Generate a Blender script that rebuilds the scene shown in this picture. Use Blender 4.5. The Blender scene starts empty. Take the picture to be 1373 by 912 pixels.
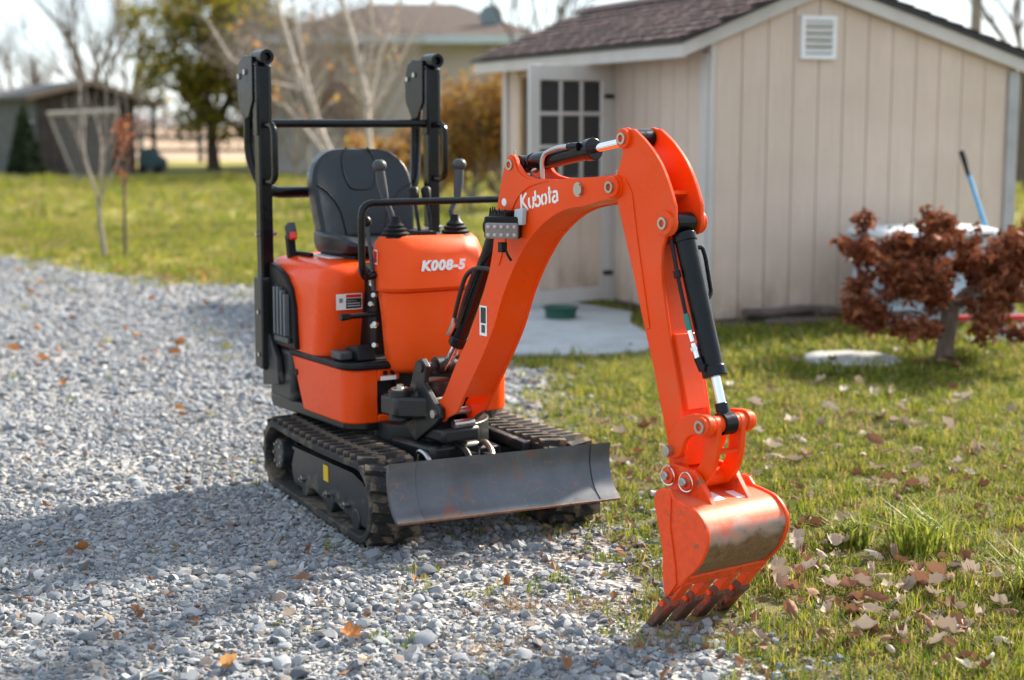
import bpy, bmesh, math, random
import numpy as np
from mathutils import Vector, Matrix, Euler, noise as mnoise

random.seed(7)
RNG = np.random.default_rng(7)
R = math.radians
SC = bpy.context.scene
COL = SC.collection

# ------------------------------------------------------------------ camera, sky, sun, exposure
cam_d = bpy.data.cameras.new('camera')
cam = bpy.data.objects.new('camera', cam_d)
COL.objects.link(cam)
PITCH = math.atan(288.0 / 2100.0)
cam.location = (0, 0, 1.35)
cam.rotation_euler = (math.pi / 2 - PITCH, 0, 0)
cam_d.sensor_width = 36.0
cam_d.lens = 36.0 * 2100.0 / 1373.0
cam_d.clip_start = 0.1
cam_d.clip_end = 3000
cam_d.dof.use_dof = True
cam_d.dof.focus_distance = 4.6
cam_d.dof.aperture_fstop = 2.2
SC.camera = cam

SUN_AZ, SUN_EL = R(48), R(33)          # azimuth measured from +Y (view direction) towards +X
w = bpy.data.worlds.new('World')
SC.world = w
w.use_nodes = True
nt = w.node_tree
nt.nodes.clear()
n_out = nt.nodes.new('ShaderNodeOutputWorld')
n_bg = nt.nodes.new('ShaderNodeBackground')
n_sky = nt.nodes.new('ShaderNodeTexSky')
n_sky.sky_type = 'NISHITA'
n_sky.sun_disc = False
n_sky.sun_elevation = SUN_EL
n_sky.sun_rotation = SUN_AZ
n_sky.altitude = 200
n_sky.air_density = 1.0
n_sky.dust_density = 1.0
n_sky.ozone_density = 1.5
n_bg.inputs['Strength'].default_value = 0.15
# thin high cloud: a veil of pale grey laid over the blue
n_tc = nt.nodes.new('ShaderNodeTexCoord')
n_map = nt.nodes.new('ShaderNodeMapping')
n_map.inputs['Scale'].default_value = (1.0, 1.0, 3.0)
n_ns = nt.nodes.new('ShaderNodeTexNoise')
n_ns.inputs['Scale'].default_value = 2.2
n_ns.inputs['Detail'].default_value = 5
n_ramp = nt.nodes.new('ShaderNodeMapRange')
n_ramp.inputs['From Min'].default_value = 0.3
n_ramp.inputs['From Max'].default_value = 0.7
n_ramp.inputs['To Min'].default_value = 0.80
n_ramp.inputs['To Max'].default_value = 0.96
n_mix = nt.nodes.new('ShaderNodeMix')
n_mix.data_type = 'RGBA'
n_mix.inputs[7].default_value = (1.56, 1.78, 1.98, 1)
nt.links.new(n_tc.outputs['Generated'], n_map.inputs['Vector'])
nt.links.new(n_map.outputs['Vector'], n_ns.inputs['Vector'])
nt.links.new(n_ns.outputs['Fac'], n_ramp.inputs['Value'])
nt.links.new(n_ramp.outputs['Result'], n_mix.inputs['Factor'])
nt.links.new(n_sky.outputs['Color'], n_mix.inputs[6])
nt.links.new(n_mix.outputs[2], n_bg.inputs['Color'])
nt.links.new(n_bg.outputs['Background'], n_out.inputs['Surface'])

sun_d = bpy.data.lights.new('sun', 'SUN')
sun_d.energy = 3.3
sun_d.angle = R(6)
sun_d.color = (1.0, 0.90, 0.75)
sun = bpy.data.objects.new('sun', sun_d)
COL.objects.link(sun)
to_sun = Vector((math.sin(SUN_AZ) * math.cos(SUN_EL), math.cos(SUN_AZ) * math.cos(SUN_EL), math.sin(SUN_EL)))
sun.rotation_euler = to_sun.to_track_quat('Z', 'Y').to_euler()
sun.location = (8, 9, 9)

vs = SC.view_settings
vs.view_transform = 'Standard'
vs.look = 'None'
vs.exposure = 1.97
vs.gamma = 1.0
SC.render.film_transparent = False

# ------------------------------------------------------------------ materials
MATS = {}


def _nodes(name):
    m = bpy.data.materials.new(name)
    m.use_nodes = True
    t = m.node_tree
    b = t.nodes['Principled BSDF']
    return m, t, b


def _noise(t, scale, detail=4, coord='Object', rough=.55, vec=None):
    tc = t.nodes.new('ShaderNodeTexCoord')
    n = t.nodes.new('ShaderNodeTexNoise')
    n.inputs['Scale'].default_value = scale
    n.inputs['Detail'].default_value = detail
    n.inputs['Roughness'].default_value = rough
    if vec:
        mp = t.nodes.new('ShaderNodeMapping')
        mp.inputs['Scale'].default_value = vec
        t.links.new(tc.outputs[coord], mp.inputs['Vector'])
        t.links.new(mp.outputs['Vector'], n.inputs['Vector'])
    else:
        t.links.new(tc.outputs[coord], n.inputs['Vector'])
    return n.outputs['Fac']


def _ramp(t, fac, stops):
    r = t.nodes.new('ShaderNodeValToRGB')
    e = r.color_ramp.elements
    while len(e) < len(stops):
        e.new(0.5)
    for el, (p, c) in zip(e, stops):
        el.position = p
        el.color = (*c, 1)
    t.links.new(fac, r.inputs['Fac'])
    return r.outputs['Color']


def _mixc(t, fac, a, b, mode='MIX'):
    m = t.nodes.new('ShaderNodeMix')
    m.data_type = 'RGBA'
    m.blend_type = mode
    for sock, v in ((m.inputs['Factor'], fac), (m.inputs[6], a), (m.inputs[7], b)):
        if isinstance(v, (int, float)):
            sock.default_value = v
        elif isinstance(v, tuple):
            sock.default_value = (*v, 1)
        else:
            t.links.new(v, sock)
    return m.outputs[2]


def _bump(t, b, fac, strength, dist=0.01):
    bp = t.nodes.new('ShaderNodeBump')
    bp.inputs['Strength'].default_value = strength
    bp.inputs['Distance'].default_value = dist
    t.links.new(fac, bp.inputs['Height'])
    t.links.new(bp.outputs['Normal'], b.inputs['Normal'])


def _mr(t, fac, f0, f1, t0, t1):
    m = t.nodes.new('ShaderNodeMapRange')
    m.inputs['From Min'].default_value = f0
    m.inputs['From Max'].default_value = f1
    m.inputs['To Min'].default_value = t0
    m.inputs['To Max'].default_value = t1
    t.links.new(fac, m.inputs['Value'])
    return m.outputs['Result']


def pm(name, col, rough=.5, metal=0., var=.12, scale=8., bump=0., bscale=None, coat=0., spec=.5, vec=None, rvar=.08):
    """plain procedural material: colour varied by noise, roughness varied, optional fine relief"""
    if name in MATS:
        return MATS[name]
    m, t, b = _nodes(name)
    f = _noise(t, scale, 5, vec=vec)
    lo = tuple(max(0, c * (1 - var)) for c in col)
    hi = tuple(min(1, c * (1 + var)) for c in col)
    c = _ramp(t, f, [(.3, lo), (.7, hi)])
    t.links.new(c, b.inputs['Base Color'])
    b.inputs['Metallic'].default_value = metal
    b.inputs['Specular IOR Level'].default_value = spec
    f2 = _noise(t, scale * 2.7, 4)
    t.links.new(_mr(t, f2, .3, .7, max(.02, rough - rvar), min(1, rough + rvar)), b.inputs['Roughness'])
    b.inputs['Coat Weight'].default_value = coat
    b.inputs['Coat Roughness'].default_value = .12
    if bump:
        _bump(t, b, _noise(t, bscale or scale * 4, 5), bump)
    MATS[name] = m
    return m


def worn(name, col, wear_col, rough, amount, scale=9., metal=0., wrough=.8, bump=.1, vec=None, coat=0.):
    """painted surface with patches and streaks worn or dirty"""
    m, t, b = _nodes(name)
    f = _noise(t, scale, 8, rough=.68, vec=vec)
    f2 = _noise(t, scale * 5, 4)
    mask = _mr(t, f, .62 - amount * .3, .70 - amount * .25, 0, 1)
    base = _ramp(t, f2, [(.3, tuple(c * .88 for c in col)), (.7, tuple(min(1, c * 1.1) for c in col))])
    wc = _ramp(t, f2, [(.3, tuple(c * .6 for c in wear_col)), (.7, tuple(min(1, c * 1.3) for c in wear_col))])
    t.links.new(_mixc(t, mask, base, wc), b.inputs['Base Color'])
    t.links.new(_mr(t, mask, 0, 1, rough, wrough), b.inputs['Roughness'])
    b.inputs['Metallic'].default_value = metal
    b.inputs['Coat Weight'].default_value = coat
    if bump:
        _bump(t, b, f2, bump, .004)
    MATS[name] = m
    return m


ORANGE = (.82, .064, .002)


def orange_paint(name, col, rough, spec):
    m, t, b = _nodes(name)
    f = _noise(t, 3, 5)
    c = _ramp(t, f, [(.3, tuple(x * .94 for x in col)), (.7, tuple(min(1, x * 1.05) for x in col))])
    dust = _noise(t, 5.5, 8, rough=.72)
    c = _mixc(t, _mr(t, dust, .50, .78, 0, .20), c, (.42, .22, .13))
    scr = _noise(t, 22, 8, vec=(1.2, 1.2, .22), rough=.85)
    c = _mixc(t, _mr(t, scr, .68, .74, 0, .55), c, (.62, .30, .20))
    spk = _noise(t, 90, 3)
    c = _mixc(t, _mr(t, spk, .70, .76, 0, .6), c, (.20, .07, .03))
    t.links.new(c, b.inputs['Base Color'])
    t.links.new(_mr(t, dust, .35, .75, rough - .07, rough + .22), b.inputs['Roughness'])
    b.inputs['Specular IOR Level'].default_value = spec
    _bump(t, b, _noise(t, 70, 4), .025)
    MATS[name] = m


orange_paint('orange', ORANGE, .30, .26)
orange_paint('orange_panel', (.84, .078, .004), .46, .25)
pm('black_paint', (.005, .006, .008), .22, spec=.26, var=.25, scale=12, bump=.03, bscale=70)
pm('black_plastic', (.006, .006, .007), .48, spec=.25, var=.2, scale=14, bump=.05, bscale=120)
pm('grey_plastic', (.045, .05, .057), .45, spec=.4, var=.15, scale=14)
pm('seat_vinyl', (.010, .013, .018), .34, spec=.42, var=.12, scale=10, bump=.10, bscale=260)
pm('slat_grey', (.10, .115, .13), .4)
pm('seam', (.011, .012, .014), .5)
pm('hose', (.012, .012, .013), .5, var=.2, bump=.05)
pm('chrome', (.80, .81, .82), .10, metal=1, var=.03)
pm('steel', (.45, .45, .44), .32, metal=1, var=.12)
pm('zinc', (.42, .40, .34), .38, metal=.9, var=.2)
worn('frame_black', (.008, .009, .010), (.10, .08, .06), .42, .12, 7)
worn('frame_grey', (.020, .022, .025), (.13, .11, .085), .45, .25, 8)
worn('rubber', (.014, .014, .015), (.13, .10, .072), .75, .42, 7, wrough=.95, bump=.35)
worn('lug_rubber', (.016, .015, .015), (.17, .125, .085), .8, .50, 9, wrough=.95, bump=.4)
pm('yellow', (.80, .50, .01), .5, var=.06)
pm('white_decal', (.80, .80, .78), .45, var=.04)
pm('black_decal', (.015, .015, .016), .5)
pm('red_decal', (.62, .02, .012), .45)
pm('glass_dark', (.012, .016, .02), .06, var=.1, spec=.8)
pm('teal_fitting', (.01, .17, .13), .35)
pm('diode_grey', (.45, .43, .43), .2)
pm('lens', (.24, .20, .20), .12, var=.2)
pm('red_plastic', (.65, .02, .012), .3)

# blade: grey worn steel paint with rust scratches
m, t, b = _nodes('blade_steel')
f1 = _noise(t, 5, 8, rough=.7)
f2 = _noise(t, 5.5, 9, vec=(1, 1.6, 1.0), rough=.72)
f3 = _noise(t, 16, 7, vec=(1, 4.0, .35), rough=.8)
base = _ramp(t, f1, [(.3, (.075, .084, .098)), (.7, (.135, .146, .165))])
scr = _mr(t, f3, .60, .66, 0, .8)
base = _mixc(t, scr, base, (.19, .19, .19))
rust = _mr(t, f2, .57, .68, 0, .85)
fl = _noise(t, 5.5, 4, rough=.5, vec=(1, .55, 1.5))
ab = t.nodes.new('ShaderNodeMath')
ab.operation = 'PINGPONG'
ab.inputs[1].default_value = .055
t.links.new(fl, ab.inputs[0])
lines = _mr(t, ab.outputs[0], .0, .0055, .75, 0)
brk = _mr(t, _noise(t, 13, 6, rough=.7), .46, .58, 0, 1)
ml_ = t.nodes.new('ShaderNodeMath')
ml_.operation = 'MULTIPLY'
t.links.new(lines, ml_.inputs[0])
t.links.new(brk, ml_.inputs[1])
base = _mixc(t, ml_.outputs[0], base, (.30, .13, .06))
base = _mixc(t, rust, base, (.24, .085, .032))
t.links.new(base, b.inputs['Base Color'])
t.links.new(_mr(t, f1, .3, .7, .34, .5), b.inputs['Roughness'])
b.inputs['Metallic'].default_value = .35
_bump(t, b, f3, .12, .003)
MATS['blade_steel'] = m

# bucket: orange paint scraped to brown earthy steel on the wrapper
m, t, b = _nodes('bucket_scraped')
tc = t.nodes.new('ShaderNodeTexCoord')
sx = t.nodes.new('ShaderNodeSeparateXYZ')
t.links.new(tc.outputs['Object'], sx.inputs['Vector'])
fz = _mr(t, sx.outputs['Z'], .15, .41, 0, 1)
nz = _noise(t, 7, 8, vec=(1, 1.3, 1.6), rough=.68)
add = t.nodes.new('ShaderNodeMath')
add.operation = 'MULTIPLY_ADD'
t.links.new(nz, add.inputs[0])
add.inputs[1].default_value = .55
t.links.new(fz, add.inputs[2])
org = _ramp(t, nz, [(.3, (.68, .085, .02)), (.7, (.76, .15, .07))])
fine = _noise(t, 55, 7, vec=(1, 1.6, 1), rough=.8)
scraped = _ramp(t, fine, [(.3, (.06, .035, .018)), (.5, (.20, .115, .06)), (.72, (.33, .21, .13))])
grey = _mixc(t, _mr(t, add.outputs[0], .80, .93, 1, 0), org, (.44, .36, .31))
wear = _mr(t, add.outputs[0], .72, .86, 1, 0)
lower = _mr(t, add.outputs[0], .20, .26, 1, 0)
c = _mixc(t, wear, grey, scraped)
c = _mixc(t, lower, c, ORANGE)
t.links.new(c, b.inputs['Base Color'])
t.links.new(_mr(t, fine, .3, .7, .38, .62), b.inputs['Roughness'])
b.inputs['Metallic'].default_value = .1
_bump(t, b, fine, .15, .003)
MATS['bucket_scraped'] = m
worn('bucket_orange', ORANGE, (.22, .10, .06), .42, .12, 14, bump=.05)
worn('tooth_worn', (.62, .05, .012), (.13, .062, .04), .5, .85, 16, wrough=.7, bump=.2)

# buildings
m, t, b = _nodes('siding_tan')
f = _noise(t, 3, 5)
f2 = _noise(t, 60, 5, vec=(1, 1, .06))
c = _ramp(t, f, [(.3, (.60, .475, .385)), (.7, (.67, .535, .44))])
c = _mixc(t, _mr(t, f2, .35, .7, 0, .35), c, (.50, .395, .33))
t.links.new(c, b.inputs['Base Color'])
b.inputs['Roughness'].default_value = .75
_bump(t, b, f2, .25, .004)
# rain splash and dirt on the lowest hand's breadth of the boards
tcs = t.nodes.new('ShaderNodeTexCoord')
sxs = t.nodes.new('ShaderNodeSeparateXYZ')
t.links.new(tcs.outputs['Object'], sxs.inputs['Vector'])
spl = t.nodes.new('ShaderNodeMath')
spl.operation = 'MULTIPLY'
t.links.new(_mr(t, sxs.outputs['Z'], .06, .42, .8, 0), spl.inputs[0])
t.links.new(_mr(t, _noise(t, 7, 7, vec=(1, 1, .4), rough=.7), .38, .66, 0, 1), spl.inputs[1])
c = _mixc(t, spl.outputs[0], c, (.24, .17, .12))
streak = _noise(t, 9, 6, vec=(1, 1, .05), rough=.7)
c = _mixc(t, _mr(t, streak, .58, .76, 0, .35), c, (.40, .32, .27))
t.links.new(c, b.inputs['Base Color'])
MATS['siding_tan'] = m
pm('trim_white', (.55, .51, .48), .6, var=.08, scale=5, vec=(1, 1, .3), bump=.1)
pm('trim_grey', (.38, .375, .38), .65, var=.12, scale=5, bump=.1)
pm('raw_wood', (.50, .33, .20), .7, var=.18, scale=7, vec=(4, 4, .5), bump=.15)
pm('shingle', (.075, .042, .042), .9, var=.35, scale=30, bump=.5, bscale=160)
pm('shingle_b', (.098, .058, .055), .9, var=.35, scale=30, bump=.5, bscale=160)
pm('shingle_c', (.053, .032, .034), .9, var=.35, scale=30, bump=.5, bscale=160)
pm('drip_edge', (.02, .022, .025), .5)
pm('dark_inside', (.05, .045, .04), .8)
pm('vent_white', (.78, .79, .80), .45, var=.04)
worn('barn_board', (.10, .105, .112), (.055, .048, .042), .85, .4, 6, wrough=.9, bump=.2)
pm('barn_dark', (.065, .048, .042), .85, var=.3, scale=5)
pm('barn_roof', (.05, .048, .052), .7, var=.2)
pm('barn_fascia', (.22, .15, .11), .75, var=.2)
pm('house_wall', (.42, .385, .38), .7, var=.06, scale=2)
pm('house_roof', (.058, .036, .030), .9, var=.18, scale=14, bump=.3)
pm('dish_grey', (.16, .20, .22), .5)
pm('edge_rust', (.16, .07, .035), .6, var=.4, scale=25, bump=.2)
pm('eave_metal', (.42, .49, .53), .4, var=.06)
m, t, b = _nodes('concrete')
f = _noise(t, 2.2, 7, rough=.65)
f2 = _noise(t, 40, 5)
c = _ramp(t, f, [(.32, (.27, .28, .285)), (.5, (.38, .395, .405)), (.68, (.45, .465, .475))])
c = _mixc(t, _mr(t, f2, .5, .7, 0, .4), c, (.27, .25, .22))
c = _mixc(t, _mr(t, _noise(t, 1.1, 8, rough=.75), .52, .62, 0, .6), c, (.24, .22, .20))
t.links.new(c, b.inputs['Base Color'])
b.inputs['Roughness'].default_value = .85
_bump(t, b, f2, .2, .004)
MATS['concrete'] = m
pm('pale_stone', (.34, .34, .33), .9, var=.15, scale=18, bump=.4)

# ground sheets
m, t, b = _nodes('lawn_soil')
f = _noise(t, .35, 6)
f2 = _noise(t, 9, 7, rough=.7)
c = _ramp(t, f2, [(.28, (.095, .075, .036)), (.45, (.135, .130, .026)), (.6, (.22, .210, .032)), (.78, (.30, .25, .060))])
c2 = _ramp(t, f2, [(.3, (.23, .215, .028)), (.7, (.40, .345, .055))])
c = _mixc(t, _mr(t, f, .35, .65, 0, 1), c, c2)
f3 = _noise(t, 55, 6, rough=.7)
thatch = _ramp(t, f3, [(.3, (.050, .038, .022)), (.48, (.100, .090, .034)), (.6, (.120, .130, .028)), (.75, (.23, .19, .08))])
tcl = t.nodes.new('ShaderNodeTexCoord')
sxl = t.nodes.new('ShaderNodeSeparateXYZ')
t.links.new(tcl.outputs['Object'], sxl.inputs['Vector'])
c = _mixc(t, _mr(t, sxl.outputs['Y'], 9.5, 14.0, 0, 1), thatch, c)      # worn thatch by the drive, lush lawn beyond
t.links.new(c, b.inputs['Base Color'])
b.inputs['Roughness'].default_value = 1
_bump(t, b, f2, .6, .03)
MATS['lawn_soil'] = m
m, t, b = _nodes('gravel_bed')
f = _noise(t, 60, 6, rough=.7)
f2 = _noise(t, 1.3, 4)
vo = t.nodes.new('ShaderNodeTexVoronoi')
vo.inputs['Scale'].default_value = 42
tc = t.nodes.new('ShaderNodeTexCoord')
t.links.new(tc.outputs['Object'], vo.inputs['Vector'])
c = _ramp(t, f, [(.3, (.17, .158, .142)), (.5, (.29, .275, .258)), (.7, (.42, .408, .395))])
sepc = t.nodes.new('ShaderNodeSeparateColor')
t.links.new(vo.outputs['Color'], sepc.inputs['Color'])
c = _mixc(t, .5, c, _ramp(t, sepc.outputs['Red'], [(.1, (.22, .22, .225)), (.9, (.44, .44, .445))]))
c = _mixc(t, _mr(t, f2, .45, .70, 0, .6), c, (.19, .145, .10))
t.links.new(c, b.inputs['Base Color'])
b.inputs['Roughness'].default_value = .95
_bump(t, b, vo.outputs['Distance'], .9, .02)
MATS['gravel_bed'] = m
pm('field_straw', (.36, .25, .165), 1, var=.25, scale=.3)


def rand_mat(name, stops, rough=.8, transl=0., bump=0., bscale=40, nz=None):
    """colour picked at random per instance / per leaf island"""
    m, t, b = _nodes(name)
    oi = t.nodes.new('ShaderNodeObjectInfo')
    ge = t.nodes.new('ShaderNodeNewGeometry')
    ad = t.nodes.new('ShaderNodeMath')
    ad.operation = 'ADD'
    fr = t.nodes.new('ShaderNodeMath')
    fr.operation = 'FRACT'
    t.links.new(oi.outputs['Random'], ad.inputs[0])
    t.links.new(ge.outputs['Random Per Island'], ad.inputs[1])
    t.links.new(ad.outputs[0], fr.inputs[0])
    c = _ramp(t, fr.outputs[0], stops)
    if nz:
        c = _mixc(t, _mr(t, _noise(t, nz, 5), .35, .7, 0, .55), c, tuple(x * .55 for x in stops[len(stops) // 2][1]))
    t.links.new(c, b.inputs['Base Color'])
    b.inputs['Roughness'].default_value = rough
    b.inputs['Specular IOR Level'].default_value = .3
    if bump:
        _bump(t, b, _noise(t, bscale, 5), bump, .004)
    if transl:
        tr = t.nodes.new('ShaderNodeBsdfTranslucent')
        t.links.new(c, tr.inputs['Color'])
        ms = t.nodes.new('ShaderNodeMixShader')
        ms.inputs[0].default_value = transl
        t.links.new(b.outputs[0], ms.inputs[1])
        t.links.new(tr.outputs[0], ms.inputs[2])
        t.links.new(ms.outputs[0], t.nodes['Material Output'].inputs['Surface'])
    MATS[name] = m
    return m


rand_mat('stone', [(0, (.085, .095, .112)), (.2, (.175, .190, .214)), (.5, (.27, .290, .318)), (.72, (.38, .396, .42)), (.84, (.52, .525, .53)), (.91, (.34, .29, .245)), (.97, (.20, .145, .115))],
         .85, bump=.5, bscale=90, nz=45)
rand_mat('grass', [(0, (.045, .085, .010)), (.25, (.110, .165, .014)), (.5, (.20, .235, .022)), (.75, (.33, .315, .035)), (.9, (.38, .29, .08)), (1, (.44, .34, .17))], .6, .5)
rand_mat('grass_shade', [(0, (.045, .085, .016)), (.5, (.085, .145, .026)), (1, (.16, .19, .04))], .6, .4)
rand_mat('grass_long', [(0, (.10, .15, .02)), (.4, (.20, .26, .03)), (.75, (.32, .34, .05)), (1, (.42, .36, .14))], .5, .5)
rand_mat('straw', [(0, (.28, .19, .10)), (.5, (.38, .27, .16)), (1, (.22, .13, .07))], .8, .3)
rand_mat('weed', [(0, (.07, .12, .015)), (.5, (.14, .18, .025)), (1, (.25, .24, .05))], .6, .4)
rand_mat('leaf_pale', [(0, (.30, .22, .155)), (.4, (.44, .345, .26)), (.75, (.54, .45, .36)), (1, (.62, .55, .47))], .75, .2, nz=30)
rand_mat('leaf_brown', [(0, (.13, .060, .032)), (.5, (.25, .125, .070)), (1, (.37, .21, .125))], .75, .2, nz=30)
rand_mat('leaf_orange', [(0, (.30, .11, .03)), (.6, (.42, .18, .06)), (1, (.50, .27, .08))], .7, .25, nz=30)
rand_mat('crown_green', [(0, (.085, .100, .014)), (.35, (.185, .190, .022)), (.65, (.30, .27, .032)), (.85, (.42, .31, .035)), (1, (.50, .31, .035))], .7, .55)
rand_mat('crown_gold', [(0, (.20, .09, .03)), (.4, (.34, .165, .045)), (.7, (.42, .23, .05)), (1, (.26, .21, .055))], .7, .45)
rand_mat('crown_maple', [(0, (.10, .026, .012)), (.4, (.22, .062, .024)), (.75, (.33, .105, .042)), (1, (.44, .18, .08))], .6, .3, nz=25)
rand_mat('crown_rust', [(0, (.30, .07, .03)), (.6, (.42, .13, .05)), (1, (.5, .24, .10))], .7, .3)
rand_mat('conifer', [(0, (.010, .020, .010)), (.6, (.022, .038, .016)), (1, (.035, .05, .02))], .8, .1)
rand_mat('far_twigs', [(0, (.13, .10, .09)), (.5, (.19, .15, .135)), (.85, (.24, .20, .18)), (1, (.26, .17, .08))], .9, .1)
pm('bark', (.105, .080, .062), .9, var=.3, scale=18, bump=.5, vec=(3, 3, .5))
pm('bark_grey', (.25, .215, .185), .85, var=.3, scale=20, bump=.4, vec=(3, 3, .6))
pm('bark_maple', (.17, .125, .10), .85, var=.35, scale=22, bump=.6, vec=(3, 3, .4))
m, t, b = _nodes('birch')
f = _noise(t, 14, 6, vec=(.6, .6, 3.0), rough=.7)
t.links.new(_ramp(t, f, [(.36, (.10, .075, .065)), (.45, (.42, .36, .33)), (.7, (.55, .49, .46))]), b.inputs['Base Color'])
b.inputs['Roughness'].default_value = .8
MATS['birch'] = m
m, t, b = _nodes('blue_tarp')
f = _noise(t, 5, 6, rough=.7)
f2 = _noise(t, 18, 5)
t.links.new(_ramp(t, f, [(.3, (.30, .40, .50)), (.5, (.45, .55, .64)), (.7, (.62, .68, .73))]), b.inputs['Base Color'])
b.inputs['Roughness'].default_value = .35
_bump(t, b, f2, .6, .02)
MATS['blue_tarp'] = m
pm('blue_handle', (.025, .27, .52), .4, var=.1)
pm('dark_green', (.012, .075, .05), .5)
pm('red_paint', (.55, .03, .025), .45)
pm('white_paint', (.62, .66, .69), .5, var=.12)
pm('pale_bar', (.36, .33, .31), .6)
pm('net_grey', (.20, .19, .19), .8)
pm('teal_cover', (.012, .045, .055), .5)
pm('weathered_log', (.10, .075, .062), .9, var=.35, scale=14, bump=.4)


# ------------------------------------------------------------------ mesh helpers
def T(o, label, cat, group=None, kind=None):
    if label:
        o['label'] = label
    if cat:
        o['category'] = cat
    if group:
        o['group'] = group
    if kind:
        o['kind'] = kind
    return o


def empty(name, loc, label=None, cat=None, group=None, rz=0.):
    o = bpy.data.objects.new(name, None)
    o.empty_display_size = .1
    o.location = loc
    o.rotation_euler = (0, 0, rz)
    COL.objects.link(o)
    return T(o, label, cat, group)


class MB:
    def __init__(s):
        s.v, s.f, s.mi = [], [], []
        s.cur = 0

    def add(s, vs_, fs_):
        k = len(s.v)
        s.v.extend(tuple(float(c) for c in v) for v in vs_)
        for f in fs_:
            s.f.append(tuple(k + i for i in f))
            s.mi.append(s.cur)
        return s

    def box(s, c, d, M=None):
        x, y, z = (q / 2 for q in d)
        P = [Vector((a * x, b_ * y, e * z)) for a in (-1, 1) for b_ in (-1, 1) for e in (-1, 1)]
        if M is not None:
            P = [M @ p for p in P]
        c = Vector(c)
        return s.add([c + p for p in P], [(0, 1, 3, 2), (4, 6, 7, 5), (0, 4, 5, 1), (2, 3, 7, 6), (0, 2, 6, 4), (1, 5, 7, 3)])

    def prism(s, poly, a, b_, axis='y'):
        """poly in the two other axes, extruded along axis from a to b_"""
        n = len(poly)
        mk = {'y': lambda p, h: (p[0], h, p[1]), 'z': lambda p, h: (p[0], p[1], h), 'x': lambda p, h: (h, p[0], p[1])}[axis]
        vs_ = [mk(p, a) for p in poly] + [mk(p, b_) for p in poly]
        fs_ = [tuple(range(n - 1, -1, -1)), tuple(range(n, 2 * n))]
        fs_ += [(i, (i + 1) % n, n + (i + 1) % n, n + i) for i in range(n)]
        return s.add(vs_, fs_)

    def loft(s, loops, cap=True, closed=False):
        n = len(loops[0])
        vs_ = [p for l in loops for p in l]
        fs_ = []
        L = len(loops)
        for j in range(L if closed else L - 1):
            j2 = (j + 1) % L
            fs_ += [(j * n + i, j * n + (i + 1) % n, j2 * n + (i + 1) % n, j2 * n + i) for i in range(n)]
        if cap and not closed:
            fs_ += [tuple(range(n - 1, -1, -1)), tuple((L - 1) * n + i for i in range(n))]
        return s.add(vs_, fs_)

    def tube(s, pts, r, n=10, closed=False, sq=False):
        pts = [Vector(p) for p in pts]
        m_ = len(pts)
        rs = r if isinstance(r, (list, tuple)) else [r] * m_
        loops = []
        up = None
        for i, p in enumerate(pts):
            a = pts[i - 1] if (i > 0 or closed) else pts[i]
            c = pts[(i + 1) % m_] if (i < m_ - 1 or closed) else pts[i]
            d = (c - a).normalized()
            if up is None:
                up = Vector((0, 0, 1)) if abs(d.z) < .9 else Vector((1, 0, 0))
            u = (up - d * up.dot(d))
            u = u.normalized() if u.length > 1e-5 else d.orthogonal().normalized()
            up = u
            v = d.cross(u)
            if sq:
                angs = [math.pi / 4 + k * math.pi / 2 for k in range(4)]
                loops.append([p + (u * math.cos(q) + v * math.sin(q)) * rs[i] * 1.4142 for q in angs])
            else:
                loops.append([p + (u * math.cos(2 * math.pi * k / n) + v * math.sin(2 * math.pi * k / n)) * rs[i] for k in range(n)])
        return s.loft(loops, closed=closed)

    def cyl(s, p0, p1, r0, r1=None, n=18):
        return s.tube([p0, p1], [r0, r0 if r1 is None else r1], n)

    def sphere(s, c, r, n=12, sc=(1, 1, 1)):
        c = Vector(c)
        loops = []
        for j in range(1, n // 2):
            ph = math.pi * j / (n // 2)
            loops.append([c + Vector((math.sin(ph) * math.cos(2 * math.pi * k / n) * r * sc[0], math.sin(ph) * math.sin(2 * math.pi * k / n) * r * sc[1], math.cos(ph) * r * sc[2])) for k in range(n)])
        return s.loft(loops)

    def build(s, name, mats, parent=None, bevel=0., seg=2, smooth=35, sub=0, frame=None, recalc=True):
        me = bpy.data.meshes.new(name)
        me.from_pydata(s.v, [], s.f)
        mats = [mats] if isinstance(mats, str) else mats
        for q in mats:
            me.materials.append(MATS[q])
        if len(mats) > 1:
            me.polygons.foreach_set('material_index', s.mi)
        if recalc:
            bm = bmesh.new()
            bm.from_mesh(me)
            bmesh.ops.recalc_face_normals(bm, faces=bm.faces)
            bm.to_mesh(me)
            bm.free()
        if smooth:
            me.polygons.foreach_set('use_smooth', [True] * len(me.polygons))
            if smooth < 180:
                me.set_sharp_from_angle(angle=R(smooth))
        me.update()
        return mobj(name, me, parent, bevel, seg, sub, frame)


def mobj(name, me, parent=None, bevel=0., seg=2, sub=0, frame=None):
    o = bpy.data.objects.new(name, me)
    COL.objects.link(o)
    if parent is not None:
        o.parent = parent
    if frame is not None:
        o.location = frame[0]
        o.rotation_euler = (0, 0, frame[1])
    if bevel:
        md = o.modifiers.new('bevel', 'BEVEL')
        md.width = bevel
        md.segments = seg
        md.limit_method = 'ANGLE'
        md.angle_limit = R(32)
        md.use_clamp_overlap = True
        md.harden_normals = False
    if sub:
        md = o.modifiers.new('sub', 'SUBSURF')
        md.levels = sub
        md.render_levels = sub
    return o


def arc(c, r, a0, a1, n):
    return [(c[0] + r * math.cos(R(a0 + (a1 - a0) * i / n)), c[1] + r * math.sin(R(a0 + (a1 - a0) * i / n))) for i in range(n + 1)]


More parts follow.
